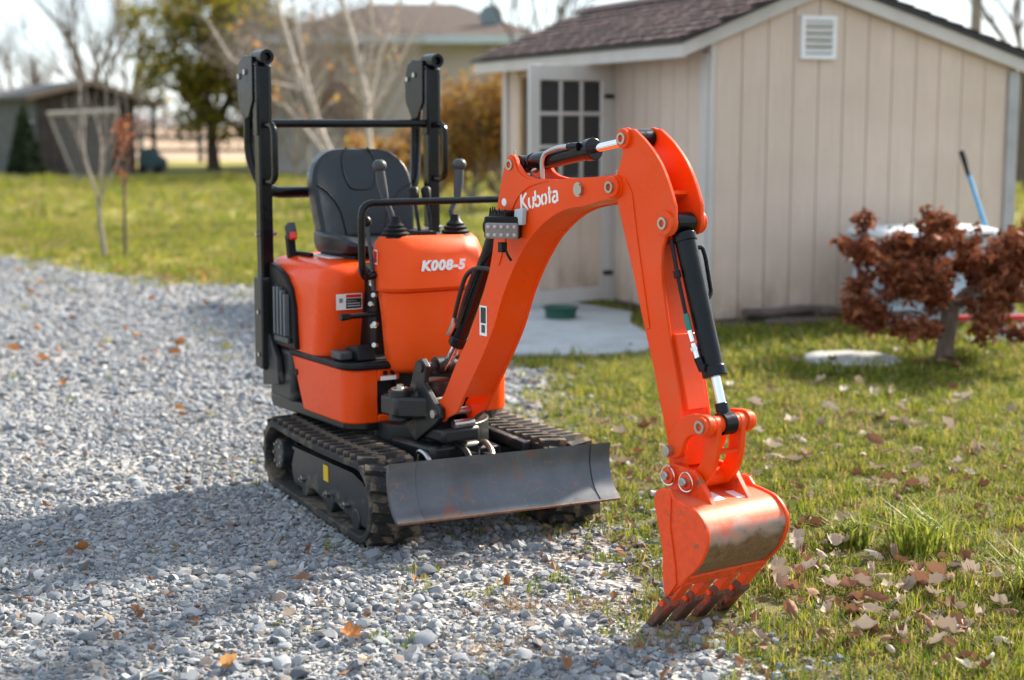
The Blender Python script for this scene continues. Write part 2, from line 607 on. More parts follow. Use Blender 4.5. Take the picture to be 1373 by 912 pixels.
def bend(pts, r, n=5):
    """round the inner corners of a polyline"""
    pts = [Vector(p) for p in pts]
    out = [pts[0]]
    for a, p, c in zip(pts, pts[1:], pts[2:]):
        d0, d1 = (a - p), (c - p)
        q = min(r, d0.length * .49, d1.length * .49)
        s0, s1 = p + d0.normalized() * q, p + d1.normalized() * q
        for i in range(n + 1):
            u = i / n
            out.append(s0 * (1 - u) ** 2 + p * 2 * u * (1 - u) + s1 * u ** 2)
    out.append(pts[-1])
    return out


def smooth_poly(pts, n=3):
    """Catmull-Rom through 2-D points (open)"""
    P = [np.array(p, float) for p in pts]
    P = [2 * P[0] - P[1]] + P + [2 * P[-1] - P[-2]]
    out = []
    for i in range(1, len(P) - 2):
        for k in range(n):
            u = k / n
            a, b_, c, d = P[i - 1:i + 3]
            out.append(tuple(.5 * ((2 * b_) + (-a + c) * u + (2 * a - 5 * b_ + 4 * c - d) * u * u + (-a + 3 * b_ - 3 * c + d) * u ** 3)))
    out.append(tuple(P[-2]))
    return out

# ------------------------------------------------------------------ the setting: ground, driveway, field
def sheet(name, pts, z, mat, kind='structure'):
    me = bpy.data.meshes.new(name)
    me.from_pydata([(x, y, z) for x, y in pts], [], [tuple(range(len(pts)))])
    me.materials.append(MATS[mat])
    o = mobj(name, me)
    o['kind'] = kind
    return o


sheet('ground', [(-900, -60), (900, -60), (900, 1500), (-900, 1500)], 0, 'lawn_soil')
sheet('field', [(-900, 60), (900, 60), (900, 1490), (-900, 1490)], .006, 'field_straw')

GRAV = [(-14, 17.6), (-5.4, 16.3), (-4.6, 15.3), (-3.9, 14.4), (-3.1, 13.5), (-2.2, 13.0), (-1.2, 12.1), (-.75, 10.6), (-.6, 9.2), (.0, 8.85), (.2, 8.3), (.12, 7.3),
        (.24, 6.1), (.32, 5.4), (.32, 4.8), (.42, 4.3), (.58, 3.85), (.75, 3.3), (1.0, 2.2), (1.2, .5), (-14, .5)]
sheet('gravel_driveway', GRAV, .004, 'gravel_bed')

pad = MB().prism([(-.62, 9.3), (-.1, 9.05), (.45, 9.0), (.80, 9.2), (.92, 9.75), (.80, 10.5), (.86, 11.1), (.28, 12.0), (-.9, 11.6)], -.05, .035, 'z').build('concrete_pad', 'concrete', bevel=.012)
pad['kind'] = 'structure'

# ------------------------------------------------------------------ vegetation helpers
def leaf_mesh(name, centers, size, mat, jit=.5, aspect=.6, fold=.25, nrm=None):
    """one leaf-sized bent quad pair per centre"""
    c = np.asarray(centers, float)
    n = len(c)
    d = RNG.normal(size=(n, 3))
    d /= np.linalg.norm(d, axis=1)[:, None]
    e = RNG.normal(size=(n, 3))
    e -= d * (e * d).sum(1)[:, None]
    e /= np.linalg.norm(e, axis=1)[:, None]
    k = np.cross(d, e)
    s = size * (1 + jit * (RNG.random(n) - .5) * 2)[:, None]
    a = c - d * s * .5
    b_ = c + d * s * .5
    l_ = c + e * s * aspect * .5 + k * s * fold * .5
    r_ = c - e * s * aspect * .5 + k * s * fold * .5
    V = np.stack([a, l_, b_, r_], 1).reshape(-1, 3)
    F = np.arange(n * 4).reshape(n, 4)
    me = bpy.data.meshes.new(name)
    me.from_pydata(V.tolist(), [], [(f[0], f[1], f[2]) for f in F.tolist()] + [(f[0], f[2], f[3]) for f in F.tolist()])
    me.materials.append(MATS[mat])
    me.update()
    return me


def clumps(centers, rad, n, flat=1.):
    out = []
    for c in centers:
        p = RNG.normal(size=(n, 3)) * .5
        p[:, 2] *= flat
        out.append(np.array(c) + p * rad)
    return np.concatenate(out)


def branches(mb, p, d, length, r, depth, spread=.6, n=3, up=.15, taper=.6, tips=None, sides=5, wob=.12, rnd=random):
    """recursive limbs; collects the tips"""
    pts = [Vector(p)]
    rs = [r]
    d = Vector(d).normalized()
    seg = 4
    for i in range(seg):
        d = (d + Vector((rnd.gauss(0, wob), rnd.gauss(0, wob), rnd.gauss(0, wob) + up * .3))).normalized()
        pts.append(pts[-1] + d * length / seg)
        rs.append(r * (1 - (1 - taper) * (i + 1) / seg))
    mb.tube(pts, rs, sides if depth > 1 else 4)
    if tips is not None and depth <= 2:
        tips.extend(tuple(q) for q in pts[1:])
    if depth <= 0:
        return
    for k in range(n):
        i = rnd.choice((2, 3, 4)) if k else 4
        ax = d.orthogonal().normalized()
        ax = Matrix.Rotation(rnd.random() * 6.28, 3, d) @ ax
        nd = Matrix.Rotation(spread * (.5 + rnd.random() * .8), 3, ax) @ d
        nd.z += up
        branches(mb, pts[i], nd, length * (.6 + .25 * rnd.random()), rs[i] * .72, depth - 1, spread, n, up, taper, tips, sides, wob, rnd)


def tree(name, loc, label, trunk_r, trunk_h, limbs, crown, bark='bark', group=None, cat='tree', lean=(0, 0, 1), depth=3, spread=.6, up=.15, seed=1, nb=3, len0=None, wob=.1):
    """crown: dict(mat,size,per,rad) or None for a bare tree"""
    rnd = random.Random(seed)
    root = empty(name, loc, label, cat, group)
    mb = MB()
    tips = []
    ln = Vector(lean).normalized()
    pts = [Vector((0, 0, -.03)), Vector((0, 0, trunk_h * .12)) , ln * trunk_h * .55 + Vector((rnd.gauss(0, .02), 0, 0)) * trunk_h, ln * trunk_h]
    mb.tube(pts, [trunk_r * 1.35, trunk_r * 1.08, trunk_r * .9, trunk_r * .75], 9)
    for k in range(limbs):
        a = 2 * math.pi * (k + rnd.random() * .6) / limbs
        t_ = spread * (.55 + .7 * rnd.random())
        d = Vector((math.cos(a) * math.sin(t_), math.sin(a) * math.sin(t_), math.cos(t_)))
        st = ln * trunk_h * (.72 + .28 * rnd.random())
        branches(mb, st, d, (len0 or trunk_h * .8) * (.8 + .4 * rnd.random()), trunk_r * .55, depth, spread, nb, up, .6, tips, 5, wob, rnd)
    mb.build('trunk', bark, root, smooth=60)
    if crown:
        cs = [np.array(q) for q in tips if rnd.random() < crown.get('keep', 1)]
        me = leaf_mesh('crown', clumps(cs, crown['rad'], crown['per'], crown.get('flat', 1.)), crown['size'], crown['mat'])
        mobj('crown', me, root)
    return root


# ------------------------------------------------------------------ garden shed
SH = empty('garden_shed', (1.32, 10.43, 0), 'tan board-sided garden shed with white trim and dark shingled roof', 'shed', rz=R(23))
SW, SL = 2.50, 3.5


def rake(x):
    return 1.95 + .40 * x if x < .8 else 2.27 - .285 * (x - .8)


# sheathing behind the boards (hollow shed with a door opening in its long side)
mb = MB()
gp = [(0.0, .05)] + [(0.0, rake(0)), (.8, rake(.8)), (SW, rake(SW)), (SW, .05)]
mb.prism(gp, 0, .02)
mb.prism(gp, SL - .02, SL)
mb.box((SW - .01, SL / 2, .95), (.02, SL - .05, 1.75))
mb.box((.01, .74, 1.0), (.02, 1.40, 1.86))
mb.box((.01, 3.30, 1.0), (.02, .36, 1.86))
mb.box((SW / 2, SL / 2, .05), (SW - .06, SL - .06, .06))
mb.build('wall_sheathing', 'siding_tan', SH, smooth=0)
# gable boards, one by one, with recessed joints
x = .012
while x < SW - .09:
    x2 = min(x + .2, SW - .085)
    tp = [(x + .004, .06), (x2 - .004, .06), (x2 - .004, rake(x2))]
    if x < .8 < x2:
        tp.append((.8, rake(.8)))
    tp.append((x + .004, rake(x)))
    if not (x < .92 and x2 > .66):
        MB().prism(tp, -.014, -.001).build('siding_board', 'siding_tan', SH, smooth=0)
    else:   # boards behind the louvre vent
        MB().prism(tp, -.014, -.001).build('siding_board', 'siding_tan', SH, smooth=0)
    x = x2
for y0 in np.arange(.105, 1.38, .2):
    y1 = min(y0 + .2, 1.385)
    MB().prism([(y0 + .004, .06), (y1 - .004, .06), (y1 - .004, 1.86), (y0 + .004, 1.86)], -.014, -.001, 'x').build('siding_board', 'siding_tan', SH, smooth=0)
for y0, y1 in ((3.16, 3.42),):
    MB().prism([(y0 + .004, .06), (y1 - .004, .06), (y1 - .004, 1.86), (y0 + .004, 1.86)], -.014, -.001, 'x').build('siding_board', 'siding_tan', SH, smooth=0)
# corner boards
MB().box((-.010, -.0135, .98), (.036, .026, 1.86)).build('corner_board', 'trim_white', SH, bevel=.003)
MB().box((-.028, .052, .93), (.024, .10, 1.78)).build('corner_board', 'trim_white', SH, bevel=.003)
MB().box((SW - .04, -.028, .9), (.09, .024, 1.66)).build('corner_board', 'trim_grey', SH, bevel=.003)
MB().box((-.028, SL - .045, .93), (.024, .09, 1.78)).build('corner_board', 'trim_white', SH, bevel=.003)
# skirting beam
MB().box((SW / 2, -.004, .03), (SW, .05, .05)).box((-.004, .70, .03), (.05, 1.36, .05)).build('base_beam', 'weathered_log', SH, bevel=.003)
# rake boards and fascia
for (xa, xb) in ((-.27, .8), (.8, SW + .13)):
    za, zb = (rake(xa) if xa > 0 else 1.95 + .4 * xa), rake(xb)
    MB().prism([(xa, za - .055), (xb, zb - .055), (xb, zb + .035), (xa, za + .035)], -.075, -.042).build('rake_board', 'trim_white', SH, bevel=.003)
MB().box((-.258, SL / 2, 1.829), (.03, SL + .14, .09)).build('fascia_board', 'trim_white', SH, bevel=.003)
MB().box((-.13, SL / 2, 1.905), (.24, SL + .10, .012), Matrix.Rotation(-R(21.8), 3, 'Y')).build('soffit', 'trim_grey', SH, smooth=0)
# roof deck and shingles
roof = MB()
roof.prism([(-.29, 1.874), (.8, 2.310), (.8, 2.340), (-.29, 1.904)], -.10, SL + .11)
roof.prism([(.8, 2.310), (SW + .16, 2.28 - .285 * (SW + .16 - .8) + .03), (SW + .16, 2.28 - .285 * (SW + .16 - .8) + .06), (.8, 2.340)], -.10, SL + .11)
roof = roof.build('roof', 'drip_edge', SH, smooth=0)
th = math.atan(.40)
shm = []
for j, mn in enumerate(('shingle', 'shingle_b', 'shingle_c')):
    for wv in (.20, .26, .33):
        b_ = MB()
        b_.box((0, 0, 0), (.17, wv - .004, .010)).box((-.062, -wv * .22, .008), (.045, wv * .45, .006))
        me_o = b_.build('shingle', mn, roof, bevel=0, smooth=0)
        shm.append((wv, me_o.data))
        bpy.data.objects.remove(me_o)
rnd = random.Random(3)
sl_len = 1.09 / math.cos(th)
nc = 9
for c_ in range(nc + 1):
    s_ = .055 + c_ * (sl_len - .05) / nc
    y = -.12 + (c_ % 2) * -.08
    while y < SL + .10:
        wv, me_ = rnd.choice(shm)
        yc = y + wv / 2
        if yc + wv / 2 > SL + .13:
            break
        o = mobj('shingle', me_, roof)
        o.location = (-.295 + s_ * math.cos(th), yc, 1.904 + s_ * math.sin(th) + .008 + rnd.random() * .003)
        o.rotation_euler = (0, -th + R(4), 0)
        y += wv
# far slope: strip courses
for c_ in range(13):
    xx = .87 + c_ * .14
    MB().box((xx, SL / 2, 2.27 - .285 * (xx - .8) + .082), (.17, SL + .22, .012), Matrix.Rotation(math.atan(.285) - R(4), 3, 'Y')).build('shingle_strip', 'shingle', roof, smooth=0)
MB().prism([(.68, 2.315), (.8, 2.368), (.93, 2.338), (.93, 2.348), (.8, 2.382), (.68, 2.33)], -.12, SL + .13).build('ridge_cap', 'shingle_c', roof, smooth=0)
# louvre vent
v = MB()
for (cx, cz, wx, wz) in ((.79, 2.062, .28, .03), (.79, 1.805, .28, .03), (.665, 1.934, .03, .23), (.915, 1.934, .03, .23)):
    v.box((cx, -.03, cz), (wx, .032, wz))
v = v.build('vent', 'vent_white', SH, bevel=.002)
MB().box((.79, -.018, 1.934), (.22, .004, .23)).build('vent_back', 'dark_inside', v, smooth=0)
for k in range(5):
    MB().box((.79, -.030, 1.845 + k * .045), (.22, .006, .040), Matrix.Rotation(R(38), 3, 'X')).build('slat', 'vent_white', v, smooth=0)
# door frame
MB().box((-.012, 1.425, .93), (.05, .06, 1.76)).build('door_jamb', 'trim_white', SH, bevel=.003)
MB().box((-.012, 3.13, .93), (.05, .06, 1.76)).build('door_jamb', 'raw_wood', SH, bevel=.003)
MB().box((-.012, 2.28, 1.78), (.05, 1.76, .08)).build('door_header', 'raw_wood', SH, bevel=.003)
# wall studs seen through the opening
for yy in (3.44,):
    for k in range(5):
        MB().box((.3 + k * .45, yy, .95), (.09, .04, 1.7)).build('wall_stud', 'raw_wood', SH, smooth=0)
# open door leaf, hinged at the near jamb and swung out
door = empty('door', (-.05, 1.40, .06))
door.parent = SH
door.rotation_euler = (0, 0, R(180 + 14))
DW, DH = .76, 1.72
mb = MB()
for (x0, x1, z0, z1) in ((0, .09, 0, DH), (DW - .09, DW, 0, DH), (.09, DW - .09, 0, .10), (.09, DW - .09, DH - .11, DH), (.09, DW - .09, .80, .90)):
    mb.box(((x0 + x1) / 2, 0, (z0 + z1) / 2), (x1 - x0, .035, z1 - z0))
mb.build('door_frame', 'trim_white', door, bevel=.003)
for k in range(3):
    x0 = .09 + k * (DW - .18) / 3
    MB().box((x0 + (DW - .18) / 6, 0, .45), ((DW - .18) / 3 - .008, .018, .69)).build('door_board', 'siding_tan', door, smooth=0)
px_, pz_ = (DW - .18) / 3, (DH - .11 - .90) / 3
for i in range(3):
    for j in range(3):
        MB().box((.09 + (i + .5) * px_, 0, .90 + (j + .5) * pz_), (px_ - .022, .006, pz_ - .022)).build('pane', 'glass_dark', door, smooth=0)
for i in (1, 2):
    MB().box((.09 + i * px_, 0, 1.255), (.026, .026, .70)).build('muntin', 'trim_white', door, bevel=.002)
    MB().box((DW / 2, 0, .90 + i * pz_), (DW - .18, .022, .026)).build('muntin', 'trim_white', door, bevel=.002)
MB().cyl((DW - .05, -.05, .92), (DW - .05, .05, .92), .018, n=10).sphere((DW - .05, .06, .92), .026, 10).build('door_knob', 'black_paint', door)
for z in (.2, .9, 1.5):
    MB().box((.03, .024, z), (.09, .008, .03)).build('hinge', 'black_paint', door, smooth=0)

# ------------------------------------------------------------------ old weathered barn on the left
OB = empty('old_barn', (-12.9, 43, 0), 'weathered grey board barn with low brown roof at far left', 'barn', rz=R(30))
BW, BL, BE, BP = 2.7, 7.0, 2.12, 2.40
mb = MB().prism([(0, 0), (0, BE), (BW / 2, BP), (BW, BE - .05), (BW, 0)], .02, BL).build('wall', 'barn_dark', OB, smooth=0)
x = 0
k = 0
while x < BW * .72:
    zt = BE + (BP - BE) * min(1, x / (BW / 2)) if x < BW / 2 else BP - (BP - BE) * (x - BW / 2) / (BW / 2)
    MB().box((x + .14, -.02 - .01 * (k % 2), zt / 2 - .03), (.26, .03, zt - .10)).build('board', 'barn_dark', OB, smooth=0)
    x += .28
    k += 1
for k in range(24):
    MB().box((-.02 - .012 * (k % 2), .14 + k * .28, BE / 2 - .02), (.03, .265, BE - .06)).build('board', 'barn_board', OB, smooth=0)
MB().prism([(-.35, BE - .06), (BW / 2, BP + .08), (BW + .75, BE - .26), (BW + .75, BE - .18), (BW / 2, BP + .18), (-.35, BE + .05)], -.45, BL + .3).build('roof', 'barn_roof', OB, smooth=0)
MB().prism([(-.36, BE - .10), (BW / 2, BP + .03), (BW + .77, BE - .31), (BW + .77, BE - .17), (BW / 2, BP + .185), (-.36, BE + .055)], -.50, -.44).build('fascia_board', 'barn_fascia', OB, smooth=0)
MB().box((BW + .55, .1, (BE - .26) / 2), (.11, .11, BE - .26)).build('roof_post', 'barn_dark', OB, smooth=0)
MB().box((-.045, .55, 1.35), (.02, .35, .35)).build('window', 'glass_dark', OB, smooth=0)

# far house behind the trees
HO = empty('house', (-3.15, 51, -.6), 'single-storey grey house with brown hipped roof behind the trees', 'house')
MB().box((0, 0, 1.42), (5.0, 7.0, 2.86)).build('wall', 'house_wall', HO, smooth=0)
e, rz_ = 2.93, 3.86
hx, hy = 2.85, 4.05
rf = MB()
rf.add([(-hx, -hy, e), (hx, -hy, e), (hx, hy, e), (-hx, hy, e), (-.9, 0, rz_), (.9, 0, rz_)], [(0, 1, 5, 4), (1, 2, 5), (2, 3, 4, 5), (3, 0, 4), (3, 2, 1, 0)])
rf = rf.build('roof', 'house_roof', HO, smooth=0)
MB().box((0, -hy - .03, e - .03), (2 * hx, .10, .15)).box((hx + .03, 0, e - .03), (.10, 2 * hy, .15)).build('gutter', 'eave_metal', HO, smooth=0)
MB().box((1.72, -3.56, 1.4), (.09, .08, 2.8)).build('downspout', 'eave_metal', HO, smooth=0)
for xx in (-1.2,):
    wn = MB().box((xx, -3.52, 1.75), (1.0, .06, .9)).build('window', 'eave_metal', HO, smooth=0)
    MB().box((xx, -3.56, 1.75), (.86, .02, .76)).build('pane', 'glass_dark', wn, smooth=0)
HO.scale = (1.5, 1.5, 1.5)
ds = empty('satellite_dish', (-.62, 47.2, 4.15), 'small satellite dish standing on the brown house roof', 'dish')
MB().cyl((0, 0, 0), (0, -.05, .30), .02, n=8).build('mast', 'dish_grey', ds)
mb = MB()
lp = []
for j in range(5):
    r_ = .34 * j / 4 + .01
    lp.append([Vector((math.cos(a) * r_, -.08 - (1 - (r_ / .35) ** 2) * -.06, .38 + math.sin(a) * r_)) for a in np.linspace(0, 2 * math.pi, 15)[:-1]])
mb.loft(lp).build('reflector', 'dish_grey', ds, smooth=60)

# ------------------------------------------------------------------ trees and shrubs in the distance
AT = tree('autumn_tree', (-9.0, 47.5, 0), 'broad green and yellow autumn tree on the lawn beside the barn', .19, 1.5, 7, None, depth=3, spread=.8, up=.2, seed=11, len0=1.5)
cs = []
trn = random.Random(12)
while len(cs) < 310:
    q_ = Vector((trn.gauss(0, 1), trn.gauss(0, 1), trn.gauss(0, 1))).normalized() * (trn.random() ** .45)
    c_ = (q_.x * 2.7, q_.y * 2.3, 3.8 + q_.z * 3.1)
    if mnoise.noise(Vector(c_) * .9) > -.08 and c_[2] > .9 + .30 * abs(c_[0]):
        cs.append(c_)
mobj('crown', leaf_mesh('crown', clumps(cs, .36, 56), .16, 'crown_green'), AT)
for i, (px_, Y, h, sd, lab) in enumerate(((-17.1, 64, 5.2, 21, 'bare grey tree behind the barn roof, tallest of those left of the autumn tree'),
                                     (-20.2, 66, 3.2, 22, 'low bare tree behind the barn at the far left edge'),
                                     (-15.0, 62, 4.0, 23, 'thin bare tree between the barn roof and the autumn tree'))):
    tree('bare_tree', (px_, Y, 0), lab, .20, h * .5, 6, None, 'bark', 'bare trees behind the barn', depth=4, spread=.55, up=.2, seed=sd, len0=h * .45)
# tangle of bare shrubs and birches behind the digger
def stem_tree(name, Y, stems, label, bark, group=None, seed=1, leaves=None, twig=.35):
    """several stems, each given by points on the upright plane at distance Y (side, height, radius)"""
    rnd = random.Random(seed)
    bx_ = stems[0][0][0]
    root = empty(name, (bx_, Y, 0), label, 'tree', group)
    mb = MB()
    tips = []
    for st_ in stems:
        dy = rnd.uniform(-.4, .4)
        pts, rs = [], []
        n2 = len(st_)
        for k, (x, z, r_) in enumerate(st_):
            pts.append(Vector((x - bx_ + rnd.gauss(0, .012), dy * k / max(1, n2 - 1), z)))
            rs.append(r_)
        mb.tube(pts, rs, 7)
        for k in range(1, n2):
            for _ in range(3):
                u = rnd.random()
                p0 = pts[k - 1].lerp(pts[k], u)
                d = Vector((rnd.gauss(0, .8), rnd.gauss(0, .6), .75))
                branches(mb, p0, d, twig * (.6 + .8 * rnd.random()), rs[k] * .38, 2, .5, 2, .12, .55, tips, 4, .12, rnd)
    mb.build('trunk', bark, root, smooth=60)
    if leaves and tips:
        cs_ = [t_ for t_ in tips if rnd.random() < leaves[1]]
        mobj('crown', leaf_mesh('crown', clumps(cs_, .06, 1), leaves[2], leaves[0]), root)
    return root


def wx(px, Y):
    return (px - 686.5) / 2100. * Y * 1.005


def wz(py, Y):
    return 1.35 + (168 - py) / 2100. * Y * 1.01


def px_stems(Y, lines, r0):
    return [[(wx(a, Y), max(-.02, wz(b_, Y)), r0 * f_) for a, b_, f_ in l_] for l_ in lines]


stem_tree('birch_tree', 21, px_stems(21, [[(505, 302, 1.2), (497, 190, 1), (496, 130, .95), (482, 62, .8), (464, 0, .65), (455, -40, .5)], [(497, 145, .8), (516, 72, .65), (540, 8, .5), (550, -30, .4)],
          [(497, 160, .6), (530, 104, .5), (562, 40, .4), (590, 5, .3)], [(497, 120, .6), (505, 50, .5), (500, -20, .4)]], .042),
          'pale bare birch standing behind the digger seat, right of the leaning one', 'birch', 'birches behind the digger', 31, ('crown_gold', .05, .10))
stem_tree('birch_tree', 22, px_stems(22, [[(478, 298, 1.15), (462, 240, 1), (428, 158, .95), (402, 98, .85), (380, 22, .7), (372, -40, .55)], [(440, 190, .7), (421, 122, .6), (410, 60, .5), (398, -10, .4)],
          [(412, 122, .6), (365, 112, .5), (318, 82, .42), (288, 30, .32)], [(455, 225, .6), (410, 170, .5), (385, 140, .4)]], .040),
          'pale bare birch leaning left behind the roll bar', 'birch', 'birches behind the digger', 33, ('crown_gold', .05, .10))
for i, (X, Y, s_, sd, lab) in enumerate(((-7.1, 45, 1.45, 41, 'grey-brown leafless bush left of the roll bar'), (-5.6, 41, 1.25, 42, 'grey-brown leafless bush between the roll bar posts'),
                                (-6.2, 48, 1.6, 43, 'tall tangled leafless bush before the left end of the house'), (-4.6, 42, .9, 44, 'low leafless bush with rusty twigs before the house wall'))):
    tree('bare_bush', (X, Y, 0), lab, .05 * s_, .25 * s_, 8, dict(mat='far_twigs', size=.09 * s_, per=2, rad=.25 * s_, keep=.4), 'bark_grey', 'leafless bushes behind the digger', 'bush', depth=4, spread=.62, up=.20, seed=sd, len0=1.0 * s_)
for i, (X, Y, h, sd, lab) in enumerate(((-.65, 25, 1.0, 51, 'golden orange autumn bush beside the far corner of the tan shed'), (-1.25, 27, .75, 52, 'rusty orange autumn bush right of the roll bar'),
                                   (-2.4, 26, .55, 53, 'low orange bush seen over the digger seat'), (-.15, 25, 1.15, 54, 'tall golden bush half hidden by the tan shed'))):
    tree('autumn_bush', (X, Y, 0), lab, .04, .2, 9, dict(mat='crown_gold', size=.085, per=9, rad=.2, keep=.5), 'bark_grey', 'autumn bushes by the shed', 'bush', depth=3, spread=.62, up=.22, seed=sd, len0=h * .62)
for i, (X, Y, h, sd, lab) in enumerate(((10.2, 31, 4.6, 61, 'bare tree over the right slope of the shed roof'), (11.6, 36, 5.0, 62, 'bare tree at the top right corner of the picture'),
                                   (.55, 36, 4.0, 63, 'thin bare tree above the roof between house and shed'))):
    tree('bare_tree', (X, Y, 0), lab, .12, h * .5, 5, None, 'bark', 'bare trees behind the shed', depth=4, spread=.5, up=.22, seed=sd, len0=h * .38)
for i, (X, Y, h, sd, lab) in enumerate(((-4.9, 38, 3.6, 81, 'fine-twigged bare tree just right of the autumn tree, before the house'), (-3.5, 40, 3.4, 82, 'fine-twigged bare tree before the middle of the house'))):
    tree('bare_tree', (X, Y, 0), lab, .07, h * .32, 8, dict(mat='far_twigs', size=.07, per=1, rad=.2, keep=.35), 'bark_grey', 'bare trees before the house', depth=4, spread=.5, up=.2, seed=sd, len0=h * .36)
po = MB().cyl((9.6, 33, 0), (9.6, 33, 5.2), .14, .11, 10).box((9.6, 33, 4.6), (1.6, .1, .1)).build('utility_pole', 'bark_grey')
T(po, 'grey utility pole rising behind the right slope of the shed roof', 'pole')
# young trees at the lawn edge on the left
tree('sapling', (-4.20, 16.1, 0), 'pale bare sapling with several thin stems at the gravel edge', .026, .62, 5, None, 'bark_grey', lean=(-.06, 0, 1), depth=2, spread=.42, up=.26, seed=71, len0=.62, cat='tree', wob=.05)
tree('sapling', (-3.93, 15.9, 0), 'young sapling with clinging rust-red leaves beside the pale one', .018, .80, 3,
     dict(mat='crown_rust', size=.05, per=2, rad=.09, keep=.4), 'bark', lean=(.02, 0, 1), depth=2, spread=.22, up=.5, seed=73, len0=.34, cat='tree', wob=.05)
# dark clipped conifer before the barn
cf = empty('conifer', (-12.75, 41.3, 0), 'small dark conical evergreen before the weathered barn', 'tree')
MB().cyl((0, 0, 0), (0, 0, .5), .06, .05, 8).build('trunk', 'bark', cf)
pts = []
for k in range(2600):
    z = .12 + 1.75 * (1 - math.sqrt(random.random()))
    rr = .50 * (1 - (z - .1) / 1.85) * (.55 + .45 * random.random()) + .03
    a = random.random() * 6.28
    pts.append((math.cos(a) * rr, math.sin(a) * rr, z))
mobj('crown', leaf_mesh('crown', pts, .13, 'conifer'), cf)
# goal frame with net
gl = empty('goal_frame', (-10.3, 38, 0), 'pale-barred goal frame with slanting grey netting before the barn', 'goal')
MB().tube([(-.86, 0, 1.62), (.84, 0, 1.70)], .055, 8).build('crossbar', 'pale_bar', gl)
for s_ in (-1, 1):
    MB().tube([(s_ * .85, 0, 1.65), (s_ * .38 + .05, .3, .02)], .03, 6).build('side_bar', 'net_grey', gl)
MB().tube([(-.35, .3, .03), (.42, .3, .03)], .03, 6).build('ground_bar', 'net_grey', gl)
mb = MB()
for k in range(1, 16):
    u = k / 16
    mb.tube([(-.86 + 1.7 * u, 0, 1.62 + .08 * u), (-.33 + .76 * u, .3, .03)], .010, 3)
for k in range(1, 16):
    u = k / 16
    mb.tube([(-.85 + u * .52, .3 * u, 1.64 * (1 - u)), (.84 - u * .41, .3 * u, 1.70 * (1 - u))], .010, 3)
mb.build('net', 'net_grey', gl)
# covered barrels beyond the lawn
for X, Y, lab, s_ in ((-10.15, 44.5, 'dark teal covered mower beside the barn post', 1.0), (-8.0, 50.5, 'dark covered trailer under the autumn tree', 1.3)):
    e_ = empty('covered_machine', (X, Y, 0), lab, 'machine')
    MB().prism([(-.34 * s_, .12), (-.36 * s_, .45), (-.24 * s_, .70), (.02 * s_, .74), (.20 * s_, .50), (.36 * s_, .40), (.38 * s_, .12)], -.3, .3).build('cover', 'teal_cover', e_, bevel=.05, seg=3)
    for s2 in (-.22, .24):
        MB().tube([(s2 * s_, -.32, .13), (s2 * s_, -.24, .13)], .13, 14).build('wheel', 'black_plastic', e_)
# rail fence at the field edge
fe = empty('rail_fence', (0, 57, 0), 'weathered grey rail fence between the lawn and the field', 'fence')
for k in range(14):
    MB().box((-22 + k * 2.15, 0, .55), (.16, .16, 1.15)).build('post', 'barn_board', fe, smooth=0)
for z in (.45, .92):
    MB().box((-8, -.10, z), (28.2, .05, .12)).build('rail', 'barn_board', fe, smooth=0)
# far hedgerow on the horizon
pts = []
for k in range(260):
    x0 = -70 + 140 * random.random()
    h = 1.4 + 1.6 * random.random()
    for q in range(46):
        pts.append((x0 + random.gauss(0, .7), 118 + random.gauss(0, 2), h * random.random() ** .7))
hr = mobj('hedgerow', leaf_mesh('hedgerow', pts, .42, 'far_twigs'))
T(hr, 'far brown hedgerow along the field horizon', 'hedgerow', kind='stuff')

# ------------------------------------------------------------------ mini excavator
EX = empty('mini_excavator', (-.385, 5.636, 0), 'orange tracked mini excavator parked on the gravel with its bucket down', 'excavator')


def frame(x, y, yaw):
    return ((x + .385, y - 5.636, 0), R(yaw - 90))


FU, FH, FB = frame(-.385, 5.636, 26), frame(-.36, 5.58, 31), frame(-.135, 5.05, 36)   # tracks, house, boom


def P(mb, name, mat, fr, **k):
    return mb.build(name, mat, EX, frame=fr, **k)


# ---- tracks
def track_path(n_arc=12, n_str=14, off=0.):
    cf_, rf_, cr, rr = (.592, .147), .133 - off, (-.292, .138), .124 - off
    pts = []
    a0 = math.degrees(math.asin((rr - rf_ + (cf_[1] - cr[1]) * -1 * -1) / .9)) if False else 0
    for i in range(n_str):
        u = i / n_str
        pts.append((cr[0] + (cf_[0] - cr[0]) * u, (cr[1] - rr) * (1 - u) + (cf_[1] - rf_) * u))
    pts += [(cf_[0] + rf_ * math.cos(R(a)), cf_[1] + rf_ * math.sin(R(a))) for a in np.linspace(-90, 90, n_arc + 1)[:-1]]
    for i in range(n_str):
        u = i / n_str
        sag = -.010 * math.sin(math.pi * u)
        pts.append((cf_[0] + (cr[0] - cf_[0]) * u, (cf_[1] + rf_) * (1 - u) + (cr[1] + rr) * u + sag))
    pts += [(cr[0] + rr * math.cos(R(a)), cr[1] + rr * math.sin(R(a))) for a in np.linspace(90, 270, n_arc + 1)[:-1]]
    return pts


